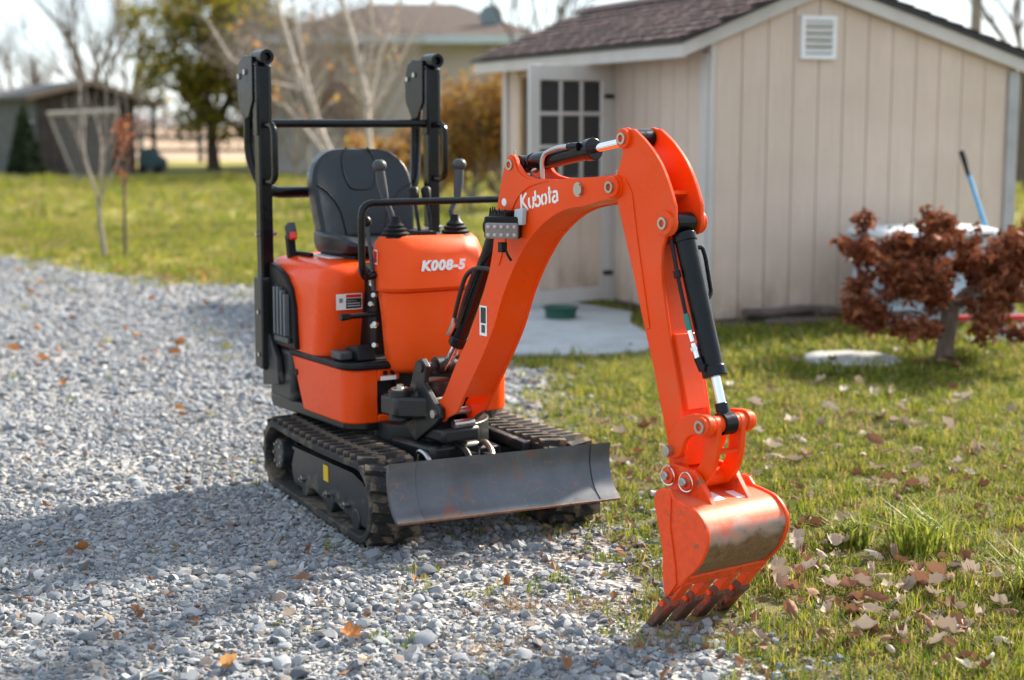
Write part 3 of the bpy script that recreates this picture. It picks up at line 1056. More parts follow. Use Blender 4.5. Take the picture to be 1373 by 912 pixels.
lug_meshes = []
for s_ in (-1, 1):
    mb = MB()
    M_ = Matrix.Rotation(R(14 * s_), 3, 'Z')
    prof = [(-.019, 0), (.019, 0), (.012, .021), (-.012, .021)]
    mb.prism(prof, -.045, .045)
    o = mb.build('tread_lug', 'lug_rubber', None, smooth=0)
    for v_ in o.data.vertices:
        v_.co = M_ @ v_.co
    lug_meshes.append(o.data)
    bpy.data.objects.remove(o)
for side in (-1, 1):
    yc = side * .328
    y0, y1 = yc - .09, yc + .09
    outer, inner = track_path(), track_path(off=.024)
    mb = MB()
    mb.loft([[(o_[0], y0, o_[1]), (o_[0], y1, o_[1]), (i_[0], y1, i_[1]), (i_[0], y0, i_[1])] for o_, i_ in zip(outer, inner)], closed=True)
    belt = P(mb, 'rubber_track', 'rubber', FU, bevel=.004, smooth=40)
    # lugs spaced evenly along the belt
    pp = [Vector((q[0], 0, q[1])) for q in outer]
    seg = [(pp[i], pp[(i + 1) % len(pp)]) for i in range(len(pp))]
    tot = sum((b_ - a).length for a, b_ in seg)
    nl = 40
    for k in range(nl * 2):
        s_ = (k * .5) * tot / nl
        for a, b_ in seg:
            L_ = (b_ - a).length
            if s_ <= L_:
                break
            s_ -= L_
        pos = a.lerp(b_, s_ / L_)
        tdir = (b_ - a).normalized()
        nrm = Vector((tdir.z, 0, -tdir.x))
        half = 1 if k % 2 else -1
        o = mobj('tread_lug', lug_meshes[k % 2], belt)
        rot = Matrix((tdir, nrm.cross(tdir), nrm)).transposed().to_4x4()
        o.matrix_local = Matrix.Translation(pos + Vector((0, yc + half * .042, 0)) - nrm * .003) @ rot
    # drive lugs on the inside of the belt
    ysgn = side
    yo = yc + side * .055          # outer face of the frame plate
    plate = [(-.14, .195), (.50, .222), (.62, .206), (.66, .165), (.64, .09), (.585, .052), (.44, .052), (.30, .075), (.20, .052), (.06, .075), (-.05, .052), (-.16, .052), (-.185, .12)]
    fr_ = P(MB().prism(plate, yc - side * .05, yo), 'track_frame', 'frame_grey', FU, bevel=.006)
    MB().prism([(-.13, .186), (.50, .213), (.60, .200), (.60, .208), (.50, .223), (-.13, .196)], yo, yo + side * .012).build('frame_flange', 'frame_black', fr_, smooth=0)
    MB().box((.205, yo + side * .002, .163), (.046, .003, .056)).build('sticker', 'yellow', fr_, smooth=0)
    for bx_, bz in ((-.02, .098), (.24, .098), (.42, .10)):
        MB().cyl((bx_, yo - side * .01, bz), (bx_, yo + side * .018, bz), .013, n=8).cyl((bx_, yo + side * .012, bz), (bx_, yo + side * .026, bz), .007, n=8).build('bolt', 'steel', fr_)
    for rx in (-.02, .24, .50):
        P(MB().cyl((rx, yc - .06, .066), (rx, yc + .045, .066), .036, n=18), 'track_roller', 'frame_grey', FU, bevel=.004)
    # sprocket with teeth and hub motor, idler at the front
    teeth = []
    for k in range(22):
        a = 2 * math.pi * k / 22
        r_ = .100 if k % 2 else .086
        teeth += [(-.292 + r_ * math.cos(a - .05), .138 + r_ * math.sin(a - .05)), (-.292 + r_ * math.cos(a + .05), .138 + r_ * math.sin(a + .05))]
    sp = P(MB().prism(teeth, yc - .02, yc + .02), 'sprocket', 'frame_black', FU)
    MB().cyl((-.292, yc - side * .03, .138), (-.292, yc + side * .070, .138), .062, .056, 24).build('hub', 'frame_grey', sp, bevel=.004)
    for k in range(8):
        a = 2 * math.pi * k / 8
        MB().cyl((-.292 + .044 * math.cos(a), yc + side * .066, .138 + .044 * math.sin(a)), (-.292 + .044 * math.cos(a), yc + side * .076, .138 + .044 * math.sin(a)), .006, n=6).build('bolt', 'steel', sp)
    idl = P(MB().cyl((.592, yc - .035, .147), (.592, yc + .035, .147), .104, n=28), 'idler_wheel', 'frame_black', FU, bevel=.006)
    MB().cyl((.592, yc - side * .03, .147), (.592, yc + side * .046, .147), .035, n=16).build('hub', 'frame_grey', idl)

# ---- undercarriage centre and blade
P(MB().box((.16, 0, .20), (.52, .36, .10)).box((.02, 0, .20), (.09, .56, .07)).box((.34, 0, .20), (.09, .56, .07)), 'chassis', 'frame_black', FU, bevel=.006)
for s_ in (-1, 1):
    P(MB().box((.18, s_ * .222, .262), (.72, .030, .034)), 'slide_beam', 'frame_grey', FU, bevel=.004)
P(MB().cyl((.235, 0, .25), (.235, 0, .335), .20, n=36), 'slew_ring', 'frame_black', FU, bevel=.004)
for s_ in (-1, 1):
    P(MB().prism([(.36, .17), (.768, .15), (.768, .27), (.66, .255), (.36, .225)], s_ * .12 - .016, s_ * .12 + .016), 'blade_arm', 'frame_black', FU, bevel=.004)
P(MB().cyl((.40, 0, .235), (.60, 0, .245), .028, n=18), 'blade_cylinder', 'frame_black', FU).name
P(MB().cyl((.58, 0, .244), (.770, 0, .250), .014, n=14), 'blade_cylinder_rod', 'chrome', FU)
P(MB().box((.66, 0, .205), (.05, .34, .05)).box((.70, -.03, .268), (.10, .05, .02)), 'blade_crossmember', 'frame_grey', FU, bevel=.004)
# small hydraulic fittings under the swing post
fit = P(MB().tube(bend([(.50, -.17, .20), (.52, -.17, .285), (.57, -.16, .275), (.60, -.14, .19)], .03), .010, 8), 'hydraulic_line', 'steel', FU)
P(MB().tube(bend([(.48, -.06, .22), (.52, -.05, .30), (.60, -.03, .285), (.64, -.02, .20)], .03), .011, 8), 'hydraulic_line', 'hose', FU)
P(MB().tube(bend([(.46, .05, .24), (.54, .06, .30), (.63, .05, .28), (.68, .03, .22)], .03), .010, 8), 'hydraulic_line', 'zinc', FU)
bl_prof = smooth_poly([(.812, .314), (.806, .268), (.814, .220), (.838, .176), (.882, .142)], 4)


def blade_piece(y0, y1, off=0.):
    n_ = len(bl_prof)
    loops = []
    for y in np.linspace(y0, y1, 7):
        front = [(x + off, y, z) for x, z in bl_prof]
        back = [(x - .014, y, z - .006) for x, z in reversed(bl_prof)]
        loops.append(front + back)
    return MB().loft(loops)


BLD = P(blade_piece(-.300, .318), 'dozer_blade', 'blade_steel', FU, smooth=40)
blade_piece(-.392, -.302, .004).build('blade_extension', 'blade_steel', BLD, smooth=40)
blade_piece(.320, .392, .004).build('blade_extension', 'blade_steel', BLD, smooth=40)
MB().box((.878, 0, .1385), (.018, .782, .008)).build('cutting_edge', 'edge_rust', BLD, bevel=.002)
for y in (-.28, .30):
    MB().cyl((.79, y, .285), (.806, y, .285), .009, n=10).build('bolt', 'steel', BLD)

# ---- house: skirt, floor, hood
def skirt_side(s_):
    """orange lower body panel: side, rounded front corner, front return"""
    path = [(-.32, .33), (-.15, .332), (.085, .326)] + [(.085 + .07 * math.sin(R(a)), .256 + .07 * math.cos(R(a))) for a in (15, 35, 55, 75, 90)]
    ends = [(.157, .215)]
    mb = MB()

    def strip(pts, z0f, z1f):
        loops = []
        for i, (x, y) in enumerate(pts):
            a = Vector(pts[max(0, i - 1)])
            c = Vector(pts[min(len(pts) - 1, i + 1)])
            d = (c - a).normalized()
            nrm = Vector((d.y, -d.x)) * .022
            z0, z1 = z0f(x), z1f(x)
            sh = .10 if x < -.3 else 0      # raked rear edge
            loops.append([(x + sh, s_ * y, z0), (x + sh + nrm.x * 1, s_ * (y + nrm.y), z0), (x + nrm.x, s_ * (y + nrm.y), z1), (x, s_ * y, z1)])
        mb.loft(loops)
    full = path + ends
    strip(full, lambda x: .328, lambda x: .516)
    if s_ < 0:      # front return with the swing-cylinder opening
        strip([(.157, .215), (.157, .13)], lambda x: .474, lambda x: .516)
        strip([(.157, .215), (.157, .13)], lambda x: .328, lambda x: .356)
    else:
        strip([(.157, .215), (.157, .15)], lambda x: .328, lambda x: .516)
    return mb


SKR = P(skirt_side(-1), 'side_skirt', 'orange', FH, bevel=.006, seg=3, smooth=50)
SKL = P(skirt_side(1), 'side_skirt', 'orange', FH, bevel=.006, seg=3, smooth=50)
MB().box((.1595, -.175, .484), (.002, .060, .014)).build('sticker', 'white_decal', SKR, smooth=0)
for y in (-.187, -.160):
    MB().cyl((.157, y, .502), (.164, y, .502), .0085, n=12).build('plug', 'black_plastic', SKR)
MB().cyl((-.275, -.322, .458), (-.275, -.336, .458), .012, n=14).build('plug', 'black_plastic', SKR)
plan = [(-.60, -.30), (-.50, -.335), (-.20, -.318), (.08, -.310), (.140, -.25), (.140, .25), (.08, .310), (-.20, .318), (-.50, .335), (-.60, .30)]
P(MB().prism(plan, .30, .345, 'z'), 'base_frame', 'frame_black', FH, bevel=.006)
P(MB().prism([(-.62, -.26), (-.52, -.335), (-.315, -.335), (-.315, .335), (-.52, .335), (-.62, .26)], .335, .535, 'z'), 'rear_counterweight', 'frame_grey', FH, bevel=.02, seg=3)
P(MB().box((.10, -.17, .41), (.06, .13, .12)).box((.06, .0, .42), (.16, .28, .17)), 'swing_cylinder_bay', 'black_plastic', FH)
fp = [(-.33, -.338)] + [(.095, -.334)] + [(.095 + .074 * math.sin(R(a)), -.26 - .074 * math.cos(R(a))) for a in (20, 45, 70, 90)]
fp = fp + [(x, -y) for x, y in reversed(fp)]
P(MB().prism(fp, .517, .541, 'z'), 'floor_plate', 'black_plastic', FH, bevel=.008, seg=3)
P(MB().box((.02, 0, .5435), (.19, .52, .006)), 'floor_mat', 'grey_plastic', FH, bevel=.002)
P(MB().prism([(-.02, .545), (.03, .585), (.12, .60), (.135, .545)], -.275, -.205), 'foot_pedal', 'black_plastic', FH, bevel=.006)
P(MB().box((.05, -.30, .560), (.08, .05, .03)), 'foot_rest', 'grey_plastic', FH, bevel=.006)


def rr_loop(x0, x1, y0, y1, z, rf_, rb_, n=6, dx=0.):
    """rounded rectangle in plan; rf_ front corner radius, rb_ back corner radius"""
    out = []
    for cx, cy, r_, a0 in ((x1 - rf_, y1 - rf_, rf_, 0), (x0 + rb_, y1 - rb_, rb_, 90), (x0 + rb_, y0 + rb_, rb_, 180), (x1 - rf_, y0 + rf_, rf_, 270)):
        for k in range(n + 1):
            a = R(a0 + 90 * k / n)
            out.append((cx + r_ * math.cos(a) + dx, cy + r_ * math.sin(a), z))
    return out


mb = MB()
for z, ins, fx in ((.540, 0, -.055), (.60, 0, -.045), (.70, 0, -.022), (.78, 0, -.006), (.815, .004, -.006), (.840, .014, -.014), (.858, .032, -.034), (.868, .060, -.062), (.873, .10, -.10)):
    mb.loft_loops = getattr(mb, 'loft_loops', [])
    mb.loft_loops.append(rr_loop(-.61 + ins, fx, -.334 + ins, .334 - ins, z, .075, .10))
mb.loft(mb.loft_loops)
HOOD = P(mb, 'engine_hood', 'orange', FH, smooth=50)
# black side panel with the radiator grille
pan = [(-.47, .845), (-.40, .832), (-.33, .808), (-.275, .765), (-.25, .70), (-.235, .545), (-.47, .545)]
GP = MB().prism(pan, -.352, -.325).build('side_panel', 'black_plastic', HOOD, bevel=.006)
gr = [(-.40, .775), (-.345, .758), (-.30, .725), (-.283, .67), (-.272, .585), (-.40, .585)]
MB().prism(gr, -.354, -.3505).build('grille_backing', 'frame_black', HOOD, smooth=0)
for k in range(4):
    x = -.388 + k * .031
    zt = .765 - max(0, (x + .36)) ** 1.35 * .9
    MB().prism([(x, .59), (x + .012, .59), (x + .012, zt), (x, zt)], -.372, -.352).build('grille_slat', 'slat_grey', HOOD, bevel=.002)
MB().box((-.335, -.360, .575), (.13, .012, .022)).build('grille_sill', 'grey_plastic', HOOD, bevel=.003)


def decal(parent, face, x, y, z, w_, h_, cells, name='warning_label'):
    """flat printed label: face 'x' looks forward, 'y' looks to the machine's right; cells: (u0,v0,u1,v1,matindex)"""
    mats = ['white_decal', 'black_decal', 'red_decal', 'frame_grey']
    mb = MB()
    for i, (u0, v0, u1, v1, mi) in enumerate([(0, 0, 1, 1, 0)] + cells):
        mb.cur = mi
        o_ = .0006 * i if i else 0
        o_ = .0007 if i else 0
        q = [(u0, v0), (u1, v0), (u1, v1), (u0, v1)]
        if face == 'x':
            pts = [(x + o_, y + (u - .5) * w_, z + (v - .5) * h_) for u, v in q]
        else:
            pts = [(x + (u - .5) * w_, y - o_, z + (v - .5) * h_) for u, v in q]
        mb.add(pts, [(0, 1, 2, 3)])
    return mb.build(name, mats, parent, smooth=0, recalc=False)


decal(HOOD, 'x', .0010, -.246, .738, .100, .056, [(.04, .06, .36, .94, 0), (.38, .06, .97, .70, 1), (.38, .74, .97, .94, 2), (.12, .45, .26, .72, 1), (.42, .2, .92, .25, 0), (.42, .36, .92, .41, 0), (.42, .52, .8, .57, 0)])
MB().prism([(-.06, .545), (.022, .545), (.026, .72), (.020, .85), (-.03, .868), (-.06, .868)], -.182, .182).build('seat_front_panel', 'black_plastic', HOOD, bevel=.008, seg=3)
decal(HOOD, 'x', .0275, -.140, .775, .085, .075, [(.06, .08, .94, .92, 3), (.15, .2, .45, .75, 1), (.55, .2, .85, .75, 1)], 'pattern_label')
decal(HOOD, 'x', .0262, -.140, .655, .075, .085, [(.12, .12, .55, .35, 1), (.6, .1, .9, .4, 3)], 'pattern_label')
MB().box((-.30, -.18, .8735), (.20, .09, .004)).build('top_label', 'white_decal', HOOD, bevel=.001)

# ---- seat
def seat_back_pt(u, v):
    """u -1..1 across, v 0..1 up; front surface"""
    w_ = .214 * (1 - .10 * (1 - v) ** 2) * math.sqrt(max(0, 1 - max(0, (v - .52) / .52) ** 2.6))
    y = w_ * u
    x = -.372 - .075 * v + .050 * (abs(u) ** 2.4) * (1 - v * .55) + .012 * math.sin(v * math.pi)
    return x, y, .925 + .345 * v


SEAT = empty('seat', FH[0])
SEAT.parent = EX
SEAT.rotation_euler = (0, 0, FH[1])
mb = MB()
loops = []
NV, NU = 14, 18
for j in range(NV + 1):
    v = j / NV * .985
    fr_ = [seat_back_pt(-1 + 2 * i / NU, v) for i in range(NU + 1)]
    th_ = .075 * (1 - .35 * v)
    bk = [(-.455 - .075 * v - .0 * u_ + .035 * abs(u_) ** 2, seat_back_pt(u_, v)[1] * .97, .925 + .345 * v) for u_ in [1 - 2 * i / NU for i in range(NU + 1)]]
    loops.append(fr_ + bk)
mb.loft(loops)
mb.build('backrest', 'seat_vinyl', SEAT, smooth=70, sub=1)


def on_back(pts):
    out = []
    for u, v in smooth_poly(pts, 5):
        x, y, z = seat_back_pt(u, v)
        out.append((x + .002, y, z))
    return out


for pts in ([(-.42, .99), (-.36, .8), (-.26, .60), (-.14, .545), (.14, .545), (.26, .60), (.36, .8), (.42, .99)],
            [(-.93, .60), (-.72, .52), (-.50, .34), (-.42, .12), (-.40, .02)], [(.93, .60), (.72, .52), (.50, .34), (.42, .12), (.40, .02)]):
    MB().tube(on_back(pts), .0035, 6).build('seam', 'seam', SEAT)
# cushion: rounded pad with raised side bolsters
mb = MB()
loops = []
for j in range(11):
    s_ = j / 10
    x = -.43 + .36 * s_
    w_ = .205 + .012 * math.sin(s_ * 3.0)
    rnd_ = 1 - max(0, (s_ - .72) / .28) ** 2.5 * .55
    top = [(x, w_ * u, .938 + .045 * abs(u) ** 3 * (1 - .4 * s_) - .030 * max(0, (s_ - .8) / .2) ** 2 - .016 * (abs(u) > .96)) for u in np.linspace(-1, 1, 17)]
    bot = [(x - .02 * s_, w_ * .94 * u, .880 + .012 * s_) for u in np.linspace(1, -1, 17)]
    loops.append(top + bot)
mb.loft(loops)
mb.build('cushion', 'seat_vinyl', SEAT, smooth=70, sub=1)
MB().box((-.26, 0, .876), (.30, .34, .022)).build('seat_base', 'black_plastic', SEAT, bevel=.004)
bk_ = P(MB().box((-.44, -.275, .905), (.03, .03, .09), Matrix.Rotation(R(-12), 3, 'Y')).box((-.40, -.245, .878), (.16, .02, .016)), 'belt_stalk', 'black_plastic', FH, bevel=.004)
MB().box((-.430, -.278, .962), (.045, .030, .055), Matrix.Rotation(R(-25), 3, 'Y')).build('buckle', 'grey_plastic', bk_, bevel=.006)
MB().box((-.405, -.280, .945), (.020, .026, .028), Matrix.Rotation(R(-25), 3, 'Y')).build('release_button', 'red_plastic', bk_, bevel=.004)

# ---- roll bar folded down
for s_ in (-1, 1):
    y = s_ * .352
    x0 = -.50
    HPL = [(x0 - .150, 1.44), (x0 - .156, 1.52), (x0 - .135, 1.585), (x0 - .09, 1.606), (x0 - .005, 1.600), (x0 - .005, 1.44), (x0 - .05, 1.38), (x0 - .10, 1.375)]
    post = P(MB().box((x0, y, 1.005), (.052, .050, 1.13)).box((x0, y, 1.44), (.050, .060, .26)), 'roll_bar_post', 'black_paint', FH, bevel=.008, seg=3)
    MB().prism(HPL, y - s_ * .036, y - s_ * .026).prism(
        HPL, y + s_ * .026, y + s_ * .036).build('hinge_plate', 'black_paint', post, bevel=.003)
    for bx_, bz in ((x0 - .070, 1.545), (x0 - .128, 1.53)):
        MB().cyl((bx_, y - .043, bz), (bx_, y + .043, bz), .011, n=6).build('bolt', 'steel', post)
    # short hollow tube on top
    mb = MB()
    n_ = 16
    ring = lambda x, r_: [(x, y + s_ * .0 + r_ * math.cos(2 * math.pi * k / n_), 1.597 + r_ * math.sin(2 * math.pi * k / n_)) for k in range(n_)]
    mb.loft([ring(x0 + .035, .013), ring(x0 + .055, .016), ring(x0 + .055, .027), ring(x0 - .035, .027), ring(x0 - .035, .013)], cap=False)
    mb.loft([ring(x0 + .034, .014), ring(x0 + .033, .002)])
    mb.build('tube_end', 'black_paint', post, smooth=50)
    # hand grip loop on the front of the post
    MB().tube(bend([(x0 + .01, y, 1.352), (x0 + .112, y, 1.352), (x0 + .112, y, 1.145), (x0 + .01, y, 1.145)], .045, 6), .0125, 10).build('grab_handle', 'black_paint', post)
    MB().box((x0, y, .62), (.075, .070, .34)).build('lower_sleeve', 'frame_black', post, bevel=.006)
    for bz in (.50, .66, .95):
        MB().cyl((x0 + .01, y - .041, bz), (x0 + .01, y + .041, bz), .009, n=6).build('bolt', 'steel', post)
    MB().prism([(x0 - .03, .56), (x0 + .04, .58), (x0 + .115, .50), (x0 + .13, .40), (x0 - .02, .38)], y - .012, y + .012).build('mount_bracket', 'frame_grey', post, bevel=.004)
xf = -.625
P(MB().tube(bend([(xf, -.352, 1.565), (xf - .01, -.352, 1.22), (xf + .05, -.315, 1.098), (xf + .05, .315, 1.098), (xf - .01, .352, 1.22), (xf, .352, 1.565)], .11, 7), .0215, 10), 'folded_hoop', 'black_paint', FH, smooth=60)
P(MB().cyl((-.50, -.33, 1.356), (-.50, .33, 1.356), .0155, n=14), 'cross_bar', 'black_paint', FH)

# ---- console
CO = P(MB(), 'console', 'orange_panel', FH) if False else None


def con_loop(z, xf_, hw, ch, xb=.135, yc=-.012):
    return [(xb, yc - hw, z), (xf_ - ch * .9, yc - hw, z), (xf_ - ch * .25, yc - hw + ch * .55, z), (xf_, yc - hw + ch * 1.25, z),
            (xf_, yc + hw - ch * 1.25, z), (xf_ - ch * .25, yc + hw - ch * .55, z), (xf_ - ch * .9, yc + hw, z), (xb, yc + hw, z)]


CON = P(MB().loft([con_loop(.500, .205, .135, .05), con_loop(.512, .225, .155, .055), con_loop(.56, .236, .168, .06), con_loop(.70, .240, .180, .065), con_loop(.786, .243, .192, .07)]), 'console', 'orange_panel', FH, bevel=.010, seg=3, smooth=40)
UP = MB().loft([con_loop(.788, .250, .200, .065), con_loop(.800, .266, .206, .080), con_loop(.86, .262, .209, .092), con_loop(.915, .246, .207, .09), con_loop(.955, .218, .197, .075), con_loop(.972, .190, .180, .06)]).build('upper_cover', 'orange_panel', CON, bevel=.012, seg=3, smooth=40)
MB().box((.10, -.012, .976), (.10, .07, .018)).build('lever_slot', 'black_plastic', CON, bevel=.003)
decal(CON, 'y', .165, -.2215, .905, .028, .05, [(.1, .1, .9, .9, 2)], 'warning_label')


# lettering: strips along strokes
def ribbon(mb, pts, w_, mapf):
    pts = [Vector(p) for p in pts]
    L, Rr = [], []
    for i, p in enumerate(pts):
        if i == 0:
            n_ = (pts[1] - p).normalized()
            n_ = Vector((-n_.y, n_.x))
            sc_ = 1
        elif i == len(pts) - 1:
            n_ = (p - pts[i - 1]).normalized()
            n_ = Vector((-n_.y, n_.x))
            sc_ = 1
        else:
            a = (p - pts[i - 1]).normalized()
            c = (pts[i + 1] - p).normalized()
            n_ = Vector((-(a + c).y, (a + c).x)).normalized()
            sc_ = min(1.6, 1 / max(.3, n_.dot(Vector((-a.y, a.x)))))
        L.append(mapf(p + n_ * w_ / 2 * sc_))
        Rr.append(mapf(p - n_ * w_ / 2 * sc_))
    n2 = len(pts)
    mb.add(L + Rr, [(i, i + 1, n2 + i + 1, n2 + i) for i in range(n2 - 1)])


G = {'K': ([[(0, 0), (0, 1)], [(.60, 1), (.14, .50)], [(.16, .52), (.62, -.02)]], .80),
     '0': ([[(.10, 0), (.50, 0), (.60, .12), (.60, .88), (.50, 1), (.10, 1), (0, .88), (0, .12), (.10, 0), (.2, 0)]], .86),
     '8': ([[(.10, 0), (.50, 0), (.60, .10), (.60, .42), (.52, .52), (.60, .62), (.60, .90), (.50, 1), (.10, 1), (0, .90), (0, .62), (.08, .52), (0, .42), (0, .10), (.10, 0), (.2, 0)], [(.08, .52), (.52, .52)]], .86),
     '-': ([[(.0, .42), (.28, .42)]], .44),
     '5': ([[(.50, .78), (.04, .78), (.04, .42), (.42, .42), (.50, .34), (.50, .08), (.42, 0), (0, 0)]], .7)}
def lettering(name, text, size, parent, loc, rot, shear=0., bold=.0, sx=1.):
    cu = bpy.data.curves.new(name, 'FONT')
    cu.body = text
    cu.size = size
    cu.shear = shear
    cu.offset = bold
    cu.space_character = 1.12
    cu.resolution_u = 4
    tmp = bpy.data.objects.new(name, cu)
    COL.objects.link(tmp)
    dg = bpy.context.evaluated_depsgraph_get()
    me = bpy.data.meshes.new_from_object(tmp.evaluated_get(dg))
    bpy.data.objects.remove(tmp)
    me.materials.clear()
    me.materials.append(MATS['white_decal'])
    o = mobj(name, me, parent)
    o.location = loc
    o.rotation_euler = rot
    o.scale = (sx, 1, 1)
    return o


lettering('model_lettering', 'K008-5', .046, CON, (.2672, -.100, .861), (R(90 - 8), 0, R(90)), .22, .0026, 1.12)

# ---- levers, rail
for s_ in (-1, 1):
    yb = -.012 + s_ * .118
    lv = P(MB().tube([(.135, yb, .99), (.125, yb - .01, 1.05), (.105, yb + s_ * .028, 1.11), (.100, yb + s_ * .034, 1.155)], [.010, .010, .011, .012], 10), 'control_lever', 'grey_plastic', FH)
    MB().tube([(.108, yb + s_ * .024, 1.10), (.100, yb + s_ * .034, 1.155), (.097, yb + s_ * .038, 1.195)], [.013, .018, .017], 12).sphere((.097, yb + s_ * .039, 1.212), .0255, 14, (1, 1, .9)).build('grip', 'grey_plastic', lv, smooth=70)
    prof = [(.052, .958), (.056, .968), (.047, .974), (.050, .982), (.040, .988), (.042, .996), (.031, 1.002), (.032, 1.009), (.020, 1.018), (.014, 1.04)]
    mb = MB()
    mb.loft([[(.135 + r_ * math.cos(2 * math.pi * k / 18), yb + r_ * math.sin(2 * math.pi * k / 18), z) for k in range(18)] for r_, z in prof])
    mb.build('boot', 'black_plastic', lv, smooth=60)
for y in (-.028, .020):
    lv = P(MB().tube([(.12, y, .98), (.085, y + .0, 1.09)], .0065, 8), 'travel_lever', 'black_paint', FH)
    MB().tube([(.090, y, 1.075), (.083, y, 1.10), (.077, y, 1.128), (.075, y, 1.135)], [.010, .016, .018, .012], 12).build('grip', 'black_plastic', lv, smooth=60)
lv = P(MB().tube(bend([(.155, -.225, .79), (.150, -.232, .93), (.135, -.240, 1.015)], .05), .0075, 8), 'blade_lever', 'grey_plastic', FH)
MB().sphere((.134, -.241, 1.025), .0195, 12).build('knob', 'black_plastic', lv)
P(MB().tube(bend([(.16, -.215, .845), (.16, -.262, .835), (.205, -.292, .865), (.205, -.292, 1.092), (.205, .292, 1.092), (.205, .292, .865), (.16, .262, .835), (.16, .205, .845)], .05, 6), .0125, 10), 'guard_rail', 'black_paint', FH, smooth=60)
sl_ = P(MB().tube([(.13, -.205, .705), (.12, -.325, .700)], [.009, .009], 8), 'side_lever', 'black_paint', FH)
MB().tube([(.121, -.30, .701), (.120, -.335, .700)], [.010, .014], 10).build('grip', 'black_plastic', sl_)
# valve block with fittings between hood and console
vb = P(MB().box((.09, -.175, .76), (.07, .05, .10)).box((.10, -.185, .665), (.05, .04, .20)), 'valve_block', 'black_plastic', FH, bevel=.004)
for k, (x, y, z) in enumerate(((.115, -.205, .806), (.14, -.21, .770), (.12, -.212, .738), (.15, -.212, .672), (.125, -.208, .662), (.145, -.212, .598))):
    MB().cyl((x, y, z), (x + .012, y - .016, z + .004), .0085, n=8).build('fitting', 'steel' if k % 2 else 'zinc', vb)

# ---- swing bracket and swing cylinder
SB = P(MB().cyl((-.21, 0, .265), (-.21, 0, .50), .060, n=24), 'swing_bracket', 'frame_black', FB, bevel=.004)
for s_ in (-1, 1):
    MB().prism([(-.26, .33), (-.20, .30), (-.08, .375), (-.050, .40), (-.052, .432), (-.09, .445), (-.15, .50), (-.135, .560), (-.165, .585), (-.20, .570), (-.235, .48)], s_ * .076 - .011, s_ * .076 + .011).build('ear', 'frame_black', SB, bevel=.004)
MB().box((-.24, 0, .40), (.10, .13, .15)).box((-.15, 0, .335), (.20, .15, .05)).build('casting', 'frame_black', SB, bevel=.012)
MB().tube([(-.165, -.095, .555), (-.165, .095, .555)], .017, 12).build('pin', 'frame_grey', SB)
MB().tube([(-.081, -.098, .411), (-.081, .098, .411)], .014, 12).build('pin', 'steel', SB)
MB().prism([(-.30, -.165), (-.20, -.165), (-.12, -.07), (-.14, .02), (-.26, .02)], .385, .455, 'z').build('swing_arm', 'frame_black', SB, bevel=.010)
MB().cyl((-.235, -.125, .37), (-.235, -.125, .475), .040, n=20).build('swing_boss', 'frame_black', SB, bevel=.004)
MB().cyl((-.235, -.125, .474), (-.235, -.125, .480), .030, n=18).cyl((-.235, -.125, .480), (-.235, -.125, .492), .011, n=6).build('swing_pin_cap', 'steel', SB)
MB().box((-.21, 0, .255), (.26, .20, .09)).build('swing_post_base', 'frame_black', SB, bevel=.015)
P(MB().cyl((.10, -.165, .415), (.345, -.205, .43), .016, n=14), 'swing_cylinder_rod', 'steel', FH)
# work-lamp style reflector under the boom foot
MB().tube([(-.06, -.03, .372), (-.06, .05, .372)], .016, 12).build('grease_line', 'steel', SB)

# ---- boom
edge_rear = [(-.105, .432), (-.058, .482), (0, .573), (.09, .695), (.135, .78), (.164, .832), (.196, .90), (.213, .96), (.224, 1.02), (.234, 1.08), (.249, 1.142), (.268, 1.202), (.282, 1.238)]
lug = arc((.312, 1.232), .030, 165, 10, 7)
top = [(.356, 1.224), (.371, 1.210), (.398, 1.199), (.441, 1.193), (.543, 1.194), (.723, 1.206), (.781, 1.212)]
tip = arc((.797, 1.180), .034, 95, -80, 9)
under = smooth_poly([(.759, 1.143), (.665, 1.122), (.599, 1.112), (.543, 1.096), (.493, 1.073), (.448, 1.045), (.403, 1.010), (.366, .970), (.324, .919), (.269, .832), (.234, .757), (.205, .702), (.150, .618), (.046, .477), (.010, .425)], 2)
foot = arc((-.081, .411), .030, -30, -220, 8)
outline = edge_rear + lug + top + tip + under + foot
box_poly = [(-.02, .555), (.09, .693), (.135, .778), (.166, .832), (.198, .90), (.215, .96), (.226, 1.02), (.236, 1.08), (.251, 1.142), (.268, 1.172), (.34, 1.176), (.40, 1.188), (.543, 1.191), (.723, 1.202), (.745, 1.190), (.745, 1.143)] + \
    smooth_poly([(.720, 1.137), (.665, 1.125), (.599, 1.115), (.543, 1.099), (.493, 1.076), (.448, 1.048), (.402, 1.013), (.364, .972), (.322, .921), (.267, .834), (.232, .759), (.203, .705), (.148, .621), (.040, .478)], 2)
BOOM = P(MB().prism(box_poly, -.058, .058), 'boom', 'orange', FB, bevel=.002, smooth=30)
for s_ in (-1, 1):
    MB().prism(outline, s_ * .051, s_ * .063).build('side_plate', 'orange', BOOM, bevel=.0025, smooth=30)
    # stiffener plate round the lug and its swept edge
    if s_ < 0:
        st = [(.262, 1.10), (.272, 1.17), (.290, 1.225)] + arc((.312, 1.232), .024, 165, 10, 5) + [(.352, 1.212), (.372, 1.200), (.40, 1.192), (.50, 1.188)] + \
            smooth_poly([(.455, 1.180), (.40, 1.165), (.35, 1.135), (.32, 1.095), (.30, 1.05), (.285, 1.00), (.25, .92)], 2) + [(.225, .98), (.242, 1.05)]
        MB().prism(st, s_ * .063, s_ * .067).build('stiffener', 'orange', BOOM, bevel=.0015)
MB().cyl((.797, -.076, 1.180), (.797, .076, 1.180), .030, n=24).build('pivot_boss', 'orange', BOOM, bevel=.003)


